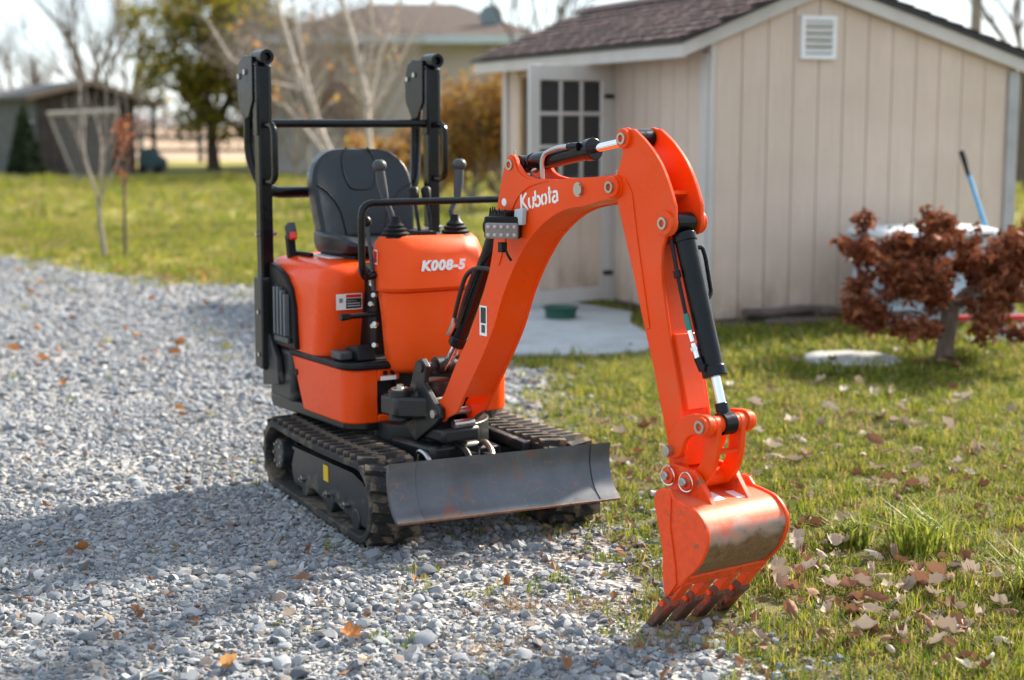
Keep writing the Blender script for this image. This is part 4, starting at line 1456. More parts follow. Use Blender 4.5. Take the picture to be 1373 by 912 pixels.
def pin(parent, x, z, y, r_=.0165, name='pin'):
    s_ = -1 if y < 0 else 1
    m_ = MB()
    n_ = 18
    ring = lambda rr_, yy: [(x + rr_ * math.cos(2 * math.pi * k / n_), yy, z + rr_ * math.sin(2 * math.pi * k / n_)) for k in range(n_)]
    m_.loft([ring(r_, y - s_ * .01), ring(r_, y + s_ * .006), ring(r_ * .62, y + s_ * .006), ring(r_ * .55, y - s_ * .002), ring(.001, y - s_ * .002)])
    return m_.build(name, 'zinc', parent, smooth=40)


for yy in (-.066, .066):
    pin(BOOM, .310, 1.232, yy)
    pin(BOOM, .797, 1.180, yy * 1.17)
    pin(BOOM, -.081, .411, yy, .013)
    MB().cyl((.650, yy * .94, 1.168), (.650, yy * 1.12, 1.168), .016, n=6).cyl((.640, yy * .9, 1.168), (.640, yy * 1.01, 1.168), .021, n=18).build('bolt', 'zinc', BOOM)
MB().cyl((.281, -.0675, 1.118), (.281, -.060, 1.118), .012, n=16).build('cross_tube', 'white_decal', BOOM)
decal(BOOM, 'y', .165, -.0645, .742, .040, .095, [(.15, .42, .85, .94, 1), (.25, .10, .75, .36, 3)])
GL = [([[(0, 0), (0, 1)], [(.50, 1.0), (.13, .55), (.42, .12), (.60, -.12)]], .72), ([[(0, .66), (0, .22), (.10, .06), (.16, .04)], [(.20, .66), (.20, -.0)] if False else [(.40, .66), (.40, .18), (.32, .02), (.24, .0)]], .58),
      ([[(0, 1.0), (0, .36)], [(.02, .20), (.04, .06), (.24, .02), (.38, .12), (.40, .36), (.30, .58), (.14, .60)]], .56),
      ([[(.17, .64), (.04, .54), (0, .32), (.06, .10), (.16, .02)], [(.25, .64), (.38, .54), (.42, .32), (.36, .10), (.26, .02)]], .58),
      ([[(.12, 1.02), (.12, .0)], [(0, .66), (.30, .66)]], .38), ([[(.04, .62), (.28, .64), (.40, .52), (.42, .0)], [(.34, .08), (.20, .0), (.04, .08), (.02, .24), (.14, .36), (.26, .36)]], .5)]
mb = MB()
u0 = 0
H_, th_ = .047, math.atan2(.036, .197)
ca, sa = math.cos(th_), math.sin(th_)
for st, adv in GL:
    for s_ in st:
        off = u0
        ribbon(mb, smooth_poly(s_, 4) if len(s_) > 3 else s_, .165, lambda p: (.366 + ((off + p.x) * H_ * 1.18) * ca - p.y * H_ * sa * .4, -.0638, 1.098 + ((off + p.x) * H_ * 1.18) * sa + p.y * H_))
    u0 += adv
mb.build('brand_lettering', 'white_decal', BOOM, smooth=0)

# work light on the near side of the boom
WL = MB().box((.332, -.108, 1.045), (.112, .026, .066), Matrix.Rotation(R(42), 3, 'Z')).box((.300, -.082, 1.072), (.07, .04, .045)).build('work_light', 'black_plastic', BOOM, bevel=.006)
Ml = Matrix.Rotation(R(42), 3, 'Z')
MB().box(Vector((.332, -.108, 1.036)) + Ml @ Vector((0, -.017, 0)), (.102, .012, .048), Ml).build('lens', 'lens', WL, bevel=.006)
for i in range(5):
    for j in range(2):
        c_ = Vector((.332, -.108, 1.036)) + Ml @ Vector((-.040 + i * .020, -.023, -.012 + j * .024))
        MB().sphere(c_, .0065, 10).build('diode', 'diode_grey', WL)
MB().prism([(.35, 1.05), (.395, 1.055), (.40, 1.105), (.36, 1.10)], -.085, -.068).build('bracket', 'eave_metal', WL, bevel=.002)
MB().box((.325, -.105, .985), (.02, .02, .03)).tube(bend([(.33, -.10, .985), (.345, -.102, .965), (.35, -.09, .945)], .01), .004, 6).build('cable', 'black_plastic', WL)
fr_j = random.Random(5)
mb = MB()
for k in range(8):
    x = .250 + k * .011
    mb.prism([(x, 1.070), (x + .014, 1.070), (x + .004 + .006 * fr_j.random(), 1.090 + fr_j.random() * .016)], -.104 - .004 * k * 0, -.100)
mb.build('torn_tape', 'black_plastic', WL, smooth=0)

# ---- lift cylinder behind the boom
LC = P(MB().cyl((-.066, 0, .655), (.160, 0, 1.035), .0265, n=20).cyl((-.078, 0, .635), (-.058, 0, .668), .031, n=20), 'boom_cylinder', 'black_paint', FB, bevel=.003)
MB().cyl((-.150, 0, .545), (-.06, 0, .66), .015, n=16).build('rod', 'chrome', LC)
MB().tube([(-.165, -.03, .555), (-.165, .03, .555)], .030, 16).build('rod_eye', 'frame_black', LC)
MB().tube([(.160, -.045, 1.035), (.160, .045, 1.035)], .026, 14).build('base_eye', 'black_paint', LC)
MB().tube([(-.075, -.035, .67), (-.048, -.035, .705), (-.04, -.036, .73)], [.010, .010, .008], 8).build('fitting', 'steel', LC)
P(MB().tube(smooth3 if False else bend([(-.04, -.036, .73), (.00, -.045, .80), (.045, -.05, .875), (.10, -.05, .905), (.19, -.03, .90)], .06, 6), .0075, 8), 'hydraulic_hose', 'hose', FB)
P(MB().tube(bend([(-.09, .03, .62), (-.055, .035, .78), (.05, .035, .93), (.16, .03, 1.0)], .08, 6), .0085, 8), 'hydraulic_hose', 'hose', FB)
P(MB().tube(bend([(-.02, -.040, .70), (.03, -.045, .80), (.10, -.05, .90)], .08, 6), .0065, 8), 'hydraulic_hose', 'hose', FB)

for (x, z) in ((-.081, .440), (.797, 1.214), (.312, 1.262)):
    MB().cyl((x, -.050, z - .004), (x, -.050, z + .012), .0045, n=8).build('grease_nipple', 'zinc', BOOM)
# ---- arm
arm_out = [(.799, 1.146), (.835, 1.047), (.883, .916), (.908, .839), (.957, .708), (.997, .581), (1.022, .505), (1.031, .45)] + arc((1.060, .414), .029, 190, 340, 7) + \
    [(1.100, .44), (1.098, .472), (1.075, .593), (1.05, .695), (1.02, .803), (.992, .925), (.988, .973), (.991, 1.020)] + arc((1.008, 1.090), .036, -95, 25, 6) + \
    smooth_poly([(1.040, 1.136), (1.015, 1.192), (.978, 1.251), (.922, 1.304), (.868, 1.339)], 3) + arc((.834, 1.314), .030, 60, 190, 7) + [(.824, 1.275), (.808, 1.235), (.797, 1.212)]
arm_fill = [(.802, 1.146), (.838, 1.047), (.886, .916), (.911, .839), (.960, .708), (1.000, .581), (1.025, .505), (1.034, .45), (1.050, .425), (1.094, .44), (1.095, .472), (1.072, .593), (1.047, .695), (1.017, .803), (.989, .925), (.985, .973), (.975, 1.03), (.915, 1.085), (.862, 1.165), (.838, 1.235), (.812, 1.23), (.800, 1.21)]
ARM = P(MB().prism(arm_fill, -.046, .046).cyl((.797, -.048, 1.18), (.797, .048, 1.18), .032, n=22), 'arm', 'orange', FB, bevel=.002, smooth=30)
for s_ in (-1, 1):
    MB().prism(arm_out, s_ * .042, s_ * .054).build('side_plate', 'orange', ARM, bevel=.0025, smooth=30)
    MB().prism([(.806, 1.145), (.812, 1.20), (.838, 1.205), (.868, 1.165), (.888, 1.06), (.948, .80), (.936, .795), (.905, .868), (.872, .96), (.842, 1.05)], s_ * .054, s_ * .0575).build('stiffener', 'orange', ARM, bevel=.0015)
    for (x, z, r_) in ((.834, 1.314, .027), (1.008, 1.090, .033)):
        MB().cyl((x, s_ * .052, z), (x, s_ * .066, z), r_, n=22).build('boss', 'orange', ARM, bevel=.002)
        pin(ARM, x, z, s_ * .066)
MB().prism([(.935, 1.135), (.985, 1.165), (.98, 1.175), (.93, 1.145)], -.044, .044).build('web_plate', 'orange', ARM)
MB().prism([(1.012, .79), (1.03, .79), (1.088, .59), (1.072, .585)], -.036, .036).build('face_plate', 'orange', ARM, bevel=.002)

# ---- arm cylinder on top of the boom
AC0, AC1 = Vector((.308, 0, 1.232)), Vector((.834, 0, 1.314))
ad = (AC1 - AC0).normalized()
CYA = P(MB().cyl(AC0 + ad * .035, AC0 + ad * .315, .0275, n=24).cyl(AC0 + ad * .018, AC0 + ad * .040, .030, n=24).tube([AC0 + Vector((0, -.034, 0)), AC0 + Vector((0, .034, 0))], .027, 16), 'arm_cylinder', 'black_paint', FB, bevel=.003, smooth=40)
MB().cyl(AC0 + ad * .300, AC0 + ad * .330, .0325, n=24).build('gland', 'black_paint', CYA, bevel=.003)
MB().cyl(AC0 + ad * .31, AC1 - ad * .02, .0125, n=18).build('rod', 'chrome', CYA)
MB().tube([AC1 + Vector((0, -.036, 0)), AC1 + Vector((0, .036, 0))], .026, 18).build('rod_eye', 'black_paint', CYA)
MB().tube(bend([(.43, -.034, 1.190), (.43, -.036, 1.262), (.50, -.036, 1.285), (.575, -.034, 1.290)], .03, 6), .0075, 10).build('steel_pipe', 'steel', CYA, smooth=60)
MB().cyl((.555, -.034, 1.288), (.60, -.032, 1.291), .011, n=8).box((.585, -.025, 1.288), (.03, .03, .022)).build('fitting', 'black_paint', CYA)
MB().tube(bend([(.36, -.02, 1.192), (.362, -.02, 1.215), (.375, -.012, 1.22)], .01), .007, 8).build('fitting', 'zinc', CYA)
P(MB().tube(bend([(.43, -.034, 1.195), (.41, -.03, 1.185), (.35, -.01, 1.190)], .03), .008, 8), 'hydraulic_hose', 'hose', FB)

# ---- bucket cylinder on the front of the arm
BC0, BC1 = Vector((1.008, 0, 1.090)), Vector((1.193, 0, .567))
bd = (BC1 - BC0).normalized()
CYB = P(MB().cyl(BC0 + bd * .040, BC0 + bd * .415, .0290, n=24).tube([BC0 + Vector((0, -.032, 0)), BC0 + Vector((0, .032, 0))], .028, 18), 'bucket_cylinder', 'black_paint', FB, bevel=.003, smooth=40)
MB().cyl(BC0 + bd * .030, BC0 + bd * .055, .0325, n=24).build('base_collar', 'black_paint', CYB, bevel=.003)
MB().cyl(BC0 + bd * .398, BC0 + bd * .428, .0335, n=24).build('gland', 'black_paint', CYB, bevel=.003)
MB().cyl(BC0 + bd * .42, BC1 - bd * .03, .0135, n=18).build('rod', 'chrome', CYB)
MB().cyl(BC1 - bd * .055, BC1 - bd * .020, .018, n=16).tube([BC1 + Vector((0, -.021, 0)), BC1 + Vector((0, .021, 0))], .031, 20).build('rod_eye', 'black_paint', CYB, bevel=.002)
q = lambda s_, dx, dy: BC0 + bd * s_ + Vector((dx, dy, 0))
MB().tube([q(.05, -.020, -.032), q(.16, -.022, -.036), q(.27, -.018, -.040)], .0055, 8).cyl(q(.135, -.022, -.036), q(.155, -.022, -.036), .010, n=8).build('feed_pipe', 'black_paint', CYB)
MB().cyl(q(.255, -.018, -.040), q(.30, -.016, -.041), .0085, n=8).build('fitting', 'teal_fitting', CYB)
MB().cyl(q(.30, -.016, -.041), q(.33, -.014, -.040), .0078, n=8).cyl(q(.335, -.014, -.040), q(.375, -.012, -.038), .0085, n=8).cyl(q(.345, -.014, -.040), q(.355, -.012, -.040), .0105, n=6).build('fitting', 'chrome', CYB)
MB().cyl(q(.375, -.012, -.038), q(.41, -.006, -.034), .0105, n=8).box(q(.40, 0, -.026), (.018, .03, .02)).build('elbow', 'black_paint', CYB)
MB().tube(bend([q(.075, .0, .030), q(.070, .004, .052), q(.10, .004, .056), q(.20, .0, .052), q(.215, .0, .036)], .015), .0062, 8).build('feed_pipe', 'black_paint', CYB)

# ---- bucket linkage
for s_ in (-1, 1):
    lk_poly = smooth_poly([(1.056, .500), (1.066, .532), (1.094, .567), (1.131, .589), (1.170, .597)], 2)[:-1] + arc((1.193, .567), .030, 100, -90, 8) + smooth_poly([(1.165, .541), (1.138, .532), (1.119, .513), (1.110, .488), (1.098, .470)], 2) + arc((1.065, .482), .024, -50, -190, 6)
    y_ = s_ * .071
    LK = P(MB().prism(lk_poly, y_ - .009, y_ + .009).cyl((1.193, y_ - s_ * .009, .567), (1.193, y_ + s_ * .020, .567), .0255, n=22), 'guide_link', 'orange', FB, bevel=.0025, smooth=40)
    pin(LK, 1.193, .567, y_ + s_ * .020, .0175)
    MB().tube([(1.065, y_, .482), (1.065, y_ + s_ * .030, .482)], .0155, 16).build('bolt', 'zinc', LK, bevel=.002)
HL = P(MB().cyl((1.193, -.062, .567), (1.193, .062, .567), .0235, n=24).cyl((1.134, -.058, .410), (1.134, .058, .410), .0235, n=24), 'bucket_link', 'orange', FB, bevel=.002, smooth=40)
hl_poly = arc((1.193, .567), .025, 180, 0, 8) + smooth_poly([(1.218, .545), (1.217, .505), (1.207, .462), (1.190, .425), (1.160, .395)], 2) + arc((1.134, .410), .024, -60, -180, 5) + smooth_poly([(1.140, .440), (1.158, .470), (1.167, .505), (1.168, .545)], 2)
for s_ in (-1, 1):
    MB().prism(hl_poly, s_ * .044 - .008, s_ * .044 + .008).build('link_plate', 'orange', HL, bevel=.0025, smooth=40)
MB().box((1.192, 0, .492), (.030, .076, .008)).build('web', 'orange', HL)

# ---- bucket
BH = .145
wrap_out = smooth_poly([(1.085, .378), (1.125, .374), (1.197, .366), (1.243, .355), (1.276, .327), (1.286, .297), (1.277, .259), (1.252, .216), (1.202, .168)], 4)
n_ = len(wrap_out)
wrap_in = []
for i, (x, z) in enumerate(wrap_out):
    a, c = Vector(wrap_out[max(0, i - 1)]), Vector(wrap_out[min(n_ - 1, i + 1)])
    d = (c - a).normalized()
    wrap_in.append((x + d.y * .010, z - d.x * .010))
BK = P(MB().loft([[(x, y, z) for x, z in wrap_out] + [(x, y, z) for x, z in reversed(wrap_in)] for y in np.linspace(-BH + .004, BH - .004, 5)]), 'bucket', 'bucket_scraped', FB, smooth=40)
side = [(1.087, .357), (1.094, .383), (1.114, .397), (1.140, .395), (1.160, .376)] + smooth_poly([(1.197, .371), (1.246, .360), (1.281, .330), (1.291, .297), (1.282, .257), (1.256, .213), (1.205, .164)], 3) + [(1.150, .112), (1.135, .105), (1.126, .164), (1.125, .223), (1.106, .292)]
for s_ in (-1, 1):
    MB().prism(side, s_ * (BH - .006), s_ * (BH + .005)).build('side_plate', 'bucket_orange', BK, bevel=.003)
    MB().prism([(1.086, .357), (1.093, .384), (1.114, .398), (1.139, .396), (1.152, .374), (1.150, .30), (1.172, .20), (1.178, .150), (1.150, .112), (1.134, .103), (1.125, .164), (1.124, .223), (1.105, .292)], s_ * (BH + .005), s_ * (BH + .010)).build('side_cutter', 'bucket_orange', BK, bevel=.002)
    y_ = s_ * .066
    MB().prism([(1.036, .398), (1.042, .432), (1.066, .446), (1.120, .442), (1.160, .434), (1.172, .424), (1.232, .352), (1.140, .352), (1.075, .368), (1.048, .376)], y_ - .008, y_ + .008).build('ear', 'bucket_orange', BK, bevel=.002)
    for (x, z) in ((1.061, .413), (1.133, .408)):
        MB().cyl((x, y_ - s_ * .01, z), (x, y_ + s_ * .022, z), .022, n=20).build('pin_boss', 'bucket_orange', BK, bevel=.002)
        MB().cyl((x, y_ + s_ * .02, z), (x, y_ + s_ * .034, z), .0125, n=14).build('pin', 'steel', BK, bevel=.002)
        MB().tube([(x + .0265 * math.cos(a), y_ + s_ * .018 + s_ * .002 * math.sin(a * 2), z + .0265 * math.sin(a)) for a in np.linspace(0, 2 * math.pi, 19)[:-1]], .0018, 5, closed=True).build('retaining_ring', 'chrome', BK)
MB().cyl((1.061, -.05, .413), (1.061, .05, .413), .021, n=18).build('arm_pin', 'orange', BK)
MB().prism([(1.065, .385), (1.10, .366), (1.145, .360), (1.145, .372), (1.10, .380), (1.07, .398)], -.06, .06).build('top_plate', 'bucket_orange', BK, bevel=.002)
LIPN = Vector((.62, -.78))
MB().prism([(1.214, .172), (1.203, .158), (1.188, .142), (1.177, .150), (1.192, .168), (1.206, .182)], -BH - .004, BH + .004).build('cutting_lip', 'bucket_orange', BK, bevel=.002)
for k in range(4):
    y_ = -.128 + k * .0853
    w_ = .0165
    tp = [(1.150, .100), (1.128, .106), (1.108, .086), (1.044, .002), (1.048, -.012), (1.066, -.006), (1.128, .062), (1.150, .080)]
    TH = MB().prism(tp, y_ - .0215, y_ + .0215).build('tooth', 'tooth_worn', BK, bevel=.004)
    MB().cyl((1.122, y_ - .029, .083), (1.122, y_ + .029, .083), .0085, n=6).build('tooth_bolt', 'bucket_orange', BK)
    MB().prism([(1.200, .152), (1.182, .164), (1.138, .118), (1.120, .096), (1.140, .078), (1.160, .106)], y_ - w_, y_ + w_).build('tooth_shank', 'bucket_orange', BK, bevel=.0015)
for (x, y, w2, h2) in ((1.18, -.03, .055, .045), (1.19, .055, .05, .05)):
    o = MB().box((x, y, .3735 - (x - 1.15) * .14), (w2, h2, .0015), Matrix.Rotation(R(9), 3, 'Y')).build('label_plate', 'white_decal', BK, smooth=0)

# ------------------------------------------------------------------ things standing in the yard
# red-leaved dwarf maple
MP = empty('maple_tree', (2.47, 8.87, -.03), 'dwarf Japanese maple with curled dark red leaves before the shed', 'tree')
mb = MB()
mrnd = random.Random(91)
mb.tube([(-.02, 0, -.04), (0, 0, .04), (.015, .0, .20), (.03, 0, .36), (.05, .01, .47)], [.080, .064, .056, .060, .046], 12)
tips = []
for k, (a, el, ln) in enumerate(((180, 10, .58), (160, 32, .50), (20, 18, .55), (0, 2, .60), (75, 22, .45), (250, 15, .45), (300, 14, .48), (120, 42, .34), (40, 45, .38), (200, 2, .50), (330, 30, .42))):
    d = Vector((math.cos(R(a)) * math.cos(R(el)), math.sin(R(a)) * math.cos(R(el)), math.sin(R(el))))
    branches(mb, Vector((.045, .01, .40 + .05 * mrnd.random())), d, ln * .60, .022, 3, .62, 3, .03, .55, tips, 6, .20, mrnd)
mb.build('trunk', 'bark_maple', MP, smooth=60)
tp = []
for q_ in tips:
    if mrnd.random() < .74:
        z = q_[2]
        if z > .40 + .05 * mrnd.random() or (math.hypot(q_[0], q_[1]) > .40 and z > .26):
            tp.append((q_[0], q_[1], z - .01))
MP.scale = (.88, .86, .86)
mobj('crown', leaf_mesh('crown', clumps(tp, .050, 11), .060, 'crown_maple', .5, .36, .6), MP)
# fallen maple leaves at its foot belong to the litter below

st = MB()
ring_ = []
srnd = random.Random(4)
for k in range(22):
    a = 2 * math.pi * k / 22
    ring_.append((1.93 + math.cos(a) * .275 * (1 + .05 * srnd.uniform(-1, 1)), 8.80 + math.sin(a) * .30 * (1 + .05 * srnd.uniform(-1, 1))))
st.prism(ring_, -.02, .045, 'z')
T(st.build('stepping_stone', 'pale_stone', bevel=.015, seg=3), 'flat round pale stone slab set in the grass left of the maple', 'stone')

# wrapped bin against the gable
BN = empty('storage_bin', (2.74, 10.50, 0), 'pale blue plastic storage bin with white lid against the shed wall', 'bin', rz=R(23))
mb = MB()
lp = []
brn = random.Random(8)
for j in range(15):
    z = .02 + .60 * j / 14
    ins = .03 * (1 - j / 14)
    l_ = rr_loop(-.42 + ins, .42 - ins, -.25 + ins, .21 - ins, z, .05, .05, 5)
    lp.append([(x + brn.gauss(0, .016), y + brn.gauss(0, .016), z_ + brn.gauss(0, .006)) for x, y, z_ in l_])
mb.loft(lp).build('body', 'blue_tarp', BN, smooth=60)
MB().loft([rr_loop(-.44, .44, -.27, .23, .615, .05, .05), rr_loop(-.455, .455, -.285, .245, .635, .05, .05), rr_loop(-.44, .44, -.27, .23, .665, .05, .05), rr_loop(-.36, .36, -.19, .15, .685, .05, .05)]).build('lid', 'white_paint', BN, smooth=40)
sk = MB().cyl((2.33, 10.12, 0), (2.26, 10.22, .36), .016, n=8).build('garden_stake', 'black_paint')
T(sk, 'short dark stake leaning against the pale blue bin', 'stake')
# pole with blue handle leaning on the wall
PL = empty('broom', (3.22, 10.55, 0), 'long broom with blue handle and dark grip leaning on the shed wall', 'broom')
MB().cyl((.12, -.20, .10), (-.045, .40, 1.02), .0155, n=10).build('handle', 'blue_handle', PL)
MB().cyl((-.042, .388, 1.0), (-.072, .497, 1.165), .019, n=10).build('grip', 'black_plastic', PL)
MB().box((.13, -.22, .08), (.26, .06, .06)).build('head', 'black_plastic', PL, bevel=.01)
for k in range(12):
    MB().box((.015 + k * .021, -.225, .03), (.014, .045, .07)).build('bristle_tuft', 'blue_handle', PL)
# red-barred sawhorse-like frame at the right edge
RF = empty('folding_frame', (3.15, 9.75, 0), 'red-barred frame on pale blue legs and white feet at the right edge', 'frame', rz=R(8))
MB().box((.10, 0, .155), (.95, .05, .035)).build('top_bar', 'red_paint', RF, bevel=.006)
for xx in (-.08, .42):
    MB().box((xx, 0, .10), (.035, .04, .16)).build('leg', 'blue_handle', RF, bevel=.004)
    MB().prism([(xx - .02, .03), (xx + .02, .03), (xx + .16, .10), (xx + .15, .12)], -.012, .012).build('brace', 'white_paint', RF)
MB().box((.10, -.05, .018), (.85, .12, .036)).build('foot_board', 'white_paint', RF, bevel=.006)
# upturned green basin under the door
GB = MB().loft([[(.335 + r_ * math.cos(a), 10.72 + r_ * math.sin(a), z) for a in np.linspace(0, 2 * math.pi, 25)[:-1]] for r_, z in ((.105, .036), (.11, .09), (.125, .10), (.128, .112), (.118, .114), (.10, .06))])
T(GB.build('green_basin', 'dark_green', smooth=40), 'dark green plastic basin on the concrete pad under the open door', 'basin')
# weathered sticks along the wall foot
lrn = random.Random(17)
for k, (s_, ln, h, lab) in enumerate(((.30, .55, .03, 'weathered log at the shed foot nearest the corner board'), (.55, .75, .10, 'long weathered log lying on top of the pile at the shed foot'),
                                 (.75, .60, .035, 'thick weathered log in the middle of the pile at the shed foot'), (.95, .42, .08, 'short weathered log at the right end of the pile by the bin'), (.60, .50, .03, 'thin weathered log in front of the pile at the shed foot'))):
    c = Vector((1.32 + math.cos(R(23)) * s_ + .05, 10.43 + math.sin(R(23)) * s_ - .13 - .05 * (k == 4) * 2, h))
    d = Matrix.Rotation(R(23 + lrn.uniform(-9, 9)), 3, 'Z') @ Vector((1, 0, lrn.uniform(-.06, .06)))
    pts = [c + d * ln * (u - .5) + Vector((0, lrn.gauss(0, .008), lrn.gauss(0, .006))) for u in (0, .3, .6, 1)]
    T(MB().tube(pts, [.034, .038, .036, .028], 8).build('log', 'weathered_log', smooth=50), lab, 'log', 'weathered logs at the shed foot')

# ------------------------------------------------------------------ scatter: gravel, grass, litter
def in_poly(pts, poly):
    x, y = pts[:, 0], pts[:, 1]
    ins = np.zeros(len(pts), bool)
    n_ = len(poly)
    for i in range(n_):
        x0, y0 = poly[i]
        x1, y1 = poly[(i + 1) % n_]
        c = ((y0 > y) != (y1 > y)) & (x < (x1 - x0) * (y - y0) / (y1 - y0 + 1e-12) + x0)
        ins ^= c
    return ins


def dist_poly(pts, poly):
    d = np.full(len(pts), 1e9)
    n_ = len(poly)
    for i in range(n_):
        a = np.array(poly[i])
        b_ = np.array(poly[(i + 1) % n_])
        ab = b_ - a
        t_ = np.clip(((pts - a) @ ab) / (ab @ ab), 0, 1)
        d = np.minimum(d, np.linalg.norm(pts - (a + t_[:, None] * ab), axis=1))
    return d


def vnoise(pts, sc_, seed=0):
    """cheap smooth value noise"""
    p = pts * sc_ + seed * 17.3
    i = np.floor(p).astype(int)
    f = p - i
    f = f * f * (3 - 2 * f)

    def h(a, b_):
        v_ = np.sin(a * 127.1 + b_ * 311.7 + seed * 74.7) * 43758.5453
        return v_ - np.floor(v_)
    return (h(i[:, 0], i[:, 1]) * (1 - f[:, 0]) + h(i[:, 0] + 1, i[:, 1]) * f[:, 0]) * (1 - f[:, 1]) + (h(i[:, 0], i[:, 1] + 1) * (1 - f[:, 0]) + h(i[:, 0] + 1, i[:, 1] + 1) * f[:, 0]) * f[:, 1]


def view_pts(y0, y1, dens, margin=.55):
    """random ground points in the wedge the camera looks over, widened by a margin"""
    k = .335
    w1 = k * y1 + margin
    n_ = int(dens * (y1 - y0) * 2 * w1)
    p = np.stack([RNG.uniform(-w1, w1, n_), RNG.uniform(y0, y1, n_)], 1)
    return p[np.abs(p[:, 0]) < k * p[:, 1] + margin]


def sgrav(p):
    d = dist_poly(p, GRAV)
    return np.where(in_poly(p, GRAV), -d, d)


VAR = {}


def variants(key, objs):
    c = bpy.data.collections.new('source_' + key)
    for o in objs:
        for uc in list(o.users_collection):
            uc.objects.unlink(o)
        c.objects.link(o)
    return c


def scatter(name, pts, z, rot, scl, idx, coll, label, cat):
    me = bpy.data.meshes.new(name)
    n_ = len(pts)
    me.vertices.add(n_)
    me.vertices.foreach_set('co', np.concatenate([pts, np.asarray(z).reshape(-1, 1)], 1).astype(np.float32).ravel())
    for an, ty, data in (('rot', 'FLOAT_VECTOR', rot), ('scl', 'FLOAT_VECTOR', scl)):
        me.attributes.new(an, ty, 'POINT').data.foreach_set('vector', np.asarray(data, np.float32).ravel())
    me.attributes.new('idx', 'INT', 'POINT').data.foreach_set('value', np.asarray(idx, np.int32))
    o = mobj(name, me)
    T(o, label, cat, kind='stuff')
    ng = bpy.data.node_groups.new(name + '_scatter', 'GeometryNodeTree')
    ng.interface.new_socket('Geometry', in_out='INPUT', socket_type='NodeSocketGeometry')
    ng.interface.new_socket('Geometry', in_out='OUTPUT', socket_type='NodeSocketGeometry')
    N = ng.nodes
    gi, go = N.new('NodeGroupInput'), N.new('NodeGroupOutput')
    ip = N.new('GeometryNodeInstanceOnPoints')
    ci = N.new('GeometryNodeCollectionInfo')
    ci.inputs['Collection'].default_value = coll
    ci.inputs['Separate Children'].default_value = True
    ci.inputs['Reset Children'].default_value = True

    def na(an, ty):
        a = N.new('GeometryNodeInputNamedAttribute')
        a.data_type = ty
        a.inputs['Name'].default_value = an
        return [q_ for q_ in a.outputs if q_.enabled and q_.name == 'Attribute'][0]
    ip.inputs['Pick Instance'].default_value = True
    L = ng.links
    L.new(gi.outputs[0], ip.inputs['Points'])
    L.new(ci.outputs[0], ip.inputs['Instance'])
    L.new(na('idx', 'INT'), ip.inputs['Instance Index'])
    e2r = N.new('FunctionNodeEulerToRotation')
    L.new(na('rot', 'FLOAT_VECTOR'), e2r.inputs[0])
    L.new(e2r.outputs[0], ip.inputs['Rotation'])
    L.new(na('scl', 'FLOAT_VECTOR'), ip.inputs['Scale'])
    L.new(ip.outputs[0], go.inputs[0])
    md = o.modifiers.new('scatter', 'NODES')
    md.node_group = ng
    return o


# --- stones
stones = []
for k in range(7):
    bm = bmesh.new()
    bmesh.ops.create_icosphere(bm, subdivisions=2, radius=1.0)
    rs = np.random.default_rng(100 + k)
    planes = [(Vector(rs.normal(size=3)).normalized(), rs.uniform(.52, .86)) for _ in range(13)]
    for v_ in bm.verts:
        c = v_.co.copy()
        for n_, d_ in planes:
            q_ = c.dot(n_)
            if q_ > d_:
                c -= n_ * (q_ - d_)
        v_.co = c * (1 + .05 * rs.normal())
    me = bpy.data.meshes.new('stone')
    bm.to_mesh(me)
    bm.free()
    me.polygons.foreach_set('use_smooth', [True] * len(me.polygons))
    me.set_sharp_from_angle(angle=R(28))
    me.materials.append(MATS['stone'])
    stones.append(mobj('stone', me))
C_ST = variants('stones', stones)
PP, SS = [], []
for y0, y1, dens, s0 in ((2.9, 5.2, 5200, .0084), (5.2, 7.5, 4000, .0088), (7.5, 11, 1900, .0110), (11, 17.5, 700, .0155)):
    p = view_pts(y0, y1, dens)
    sg = sgrav(p) + (vnoise(p, 3.1, 1) - .5) * .30
    bare = vnoise(p, 2.0, 5) * .6 + vnoise(p, 6.5, 6) * .4      # worn spots of earth in the gravel
    keep = (sg < 0) & (RNG.random(len(p)) < np.clip(1.75 - bare * 1.55, .10, 1) * np.clip(.35 - sg / .35, 0, 1))
    keep |= (sg >= 0) & (sg < .5) & (RNG.random(len(p)) < .22 * np.exp(-sg / .2))
    # ground scraped clear under the bucket teeth
    a_, b2 = np.array([.36, 4.10]), np.array([.60, 4.28])
    t_ = np.clip(((p - a_) @ (b2 - a_)) / ((b2 - a_) @ (b2 - a_)), 0, 1)
    keep &= ~((np.linalg.norm(p - (a_ + t_[:, None] * (b2 - a_)), axis=1) < .055) & (RNG.random(len(p)) < .8))
    p = p[keep]
    PP.append(p)
    SS.append(s0 * np.exp(RNG.normal(0, .46, len(p))))
PP, SS = np.concatenate(PP), np.concatenate(SS)
SS = np.clip(SS, .005, .034)
n_ = len(PP)
scl = np.stack([SS * RNG.uniform(.8, 1.35, n_), SS * RNG.uniform(.75, 1.2, n_), SS * RNG.uniform(.5, .85, n_)], 1)
scatter('gravel', PP, .004 + SS * RNG.uniform(-.1, .40, n_), np.stack([RNG.normal(0, .35, n_), RNG.normal(0, .35, n_), RNG.uniform(0, 6.28, n_)], 1), scl, RNG.integers(0, 7, n_), C_ST,
        'loose grey crushed stone covering the driveway', 'gravel')


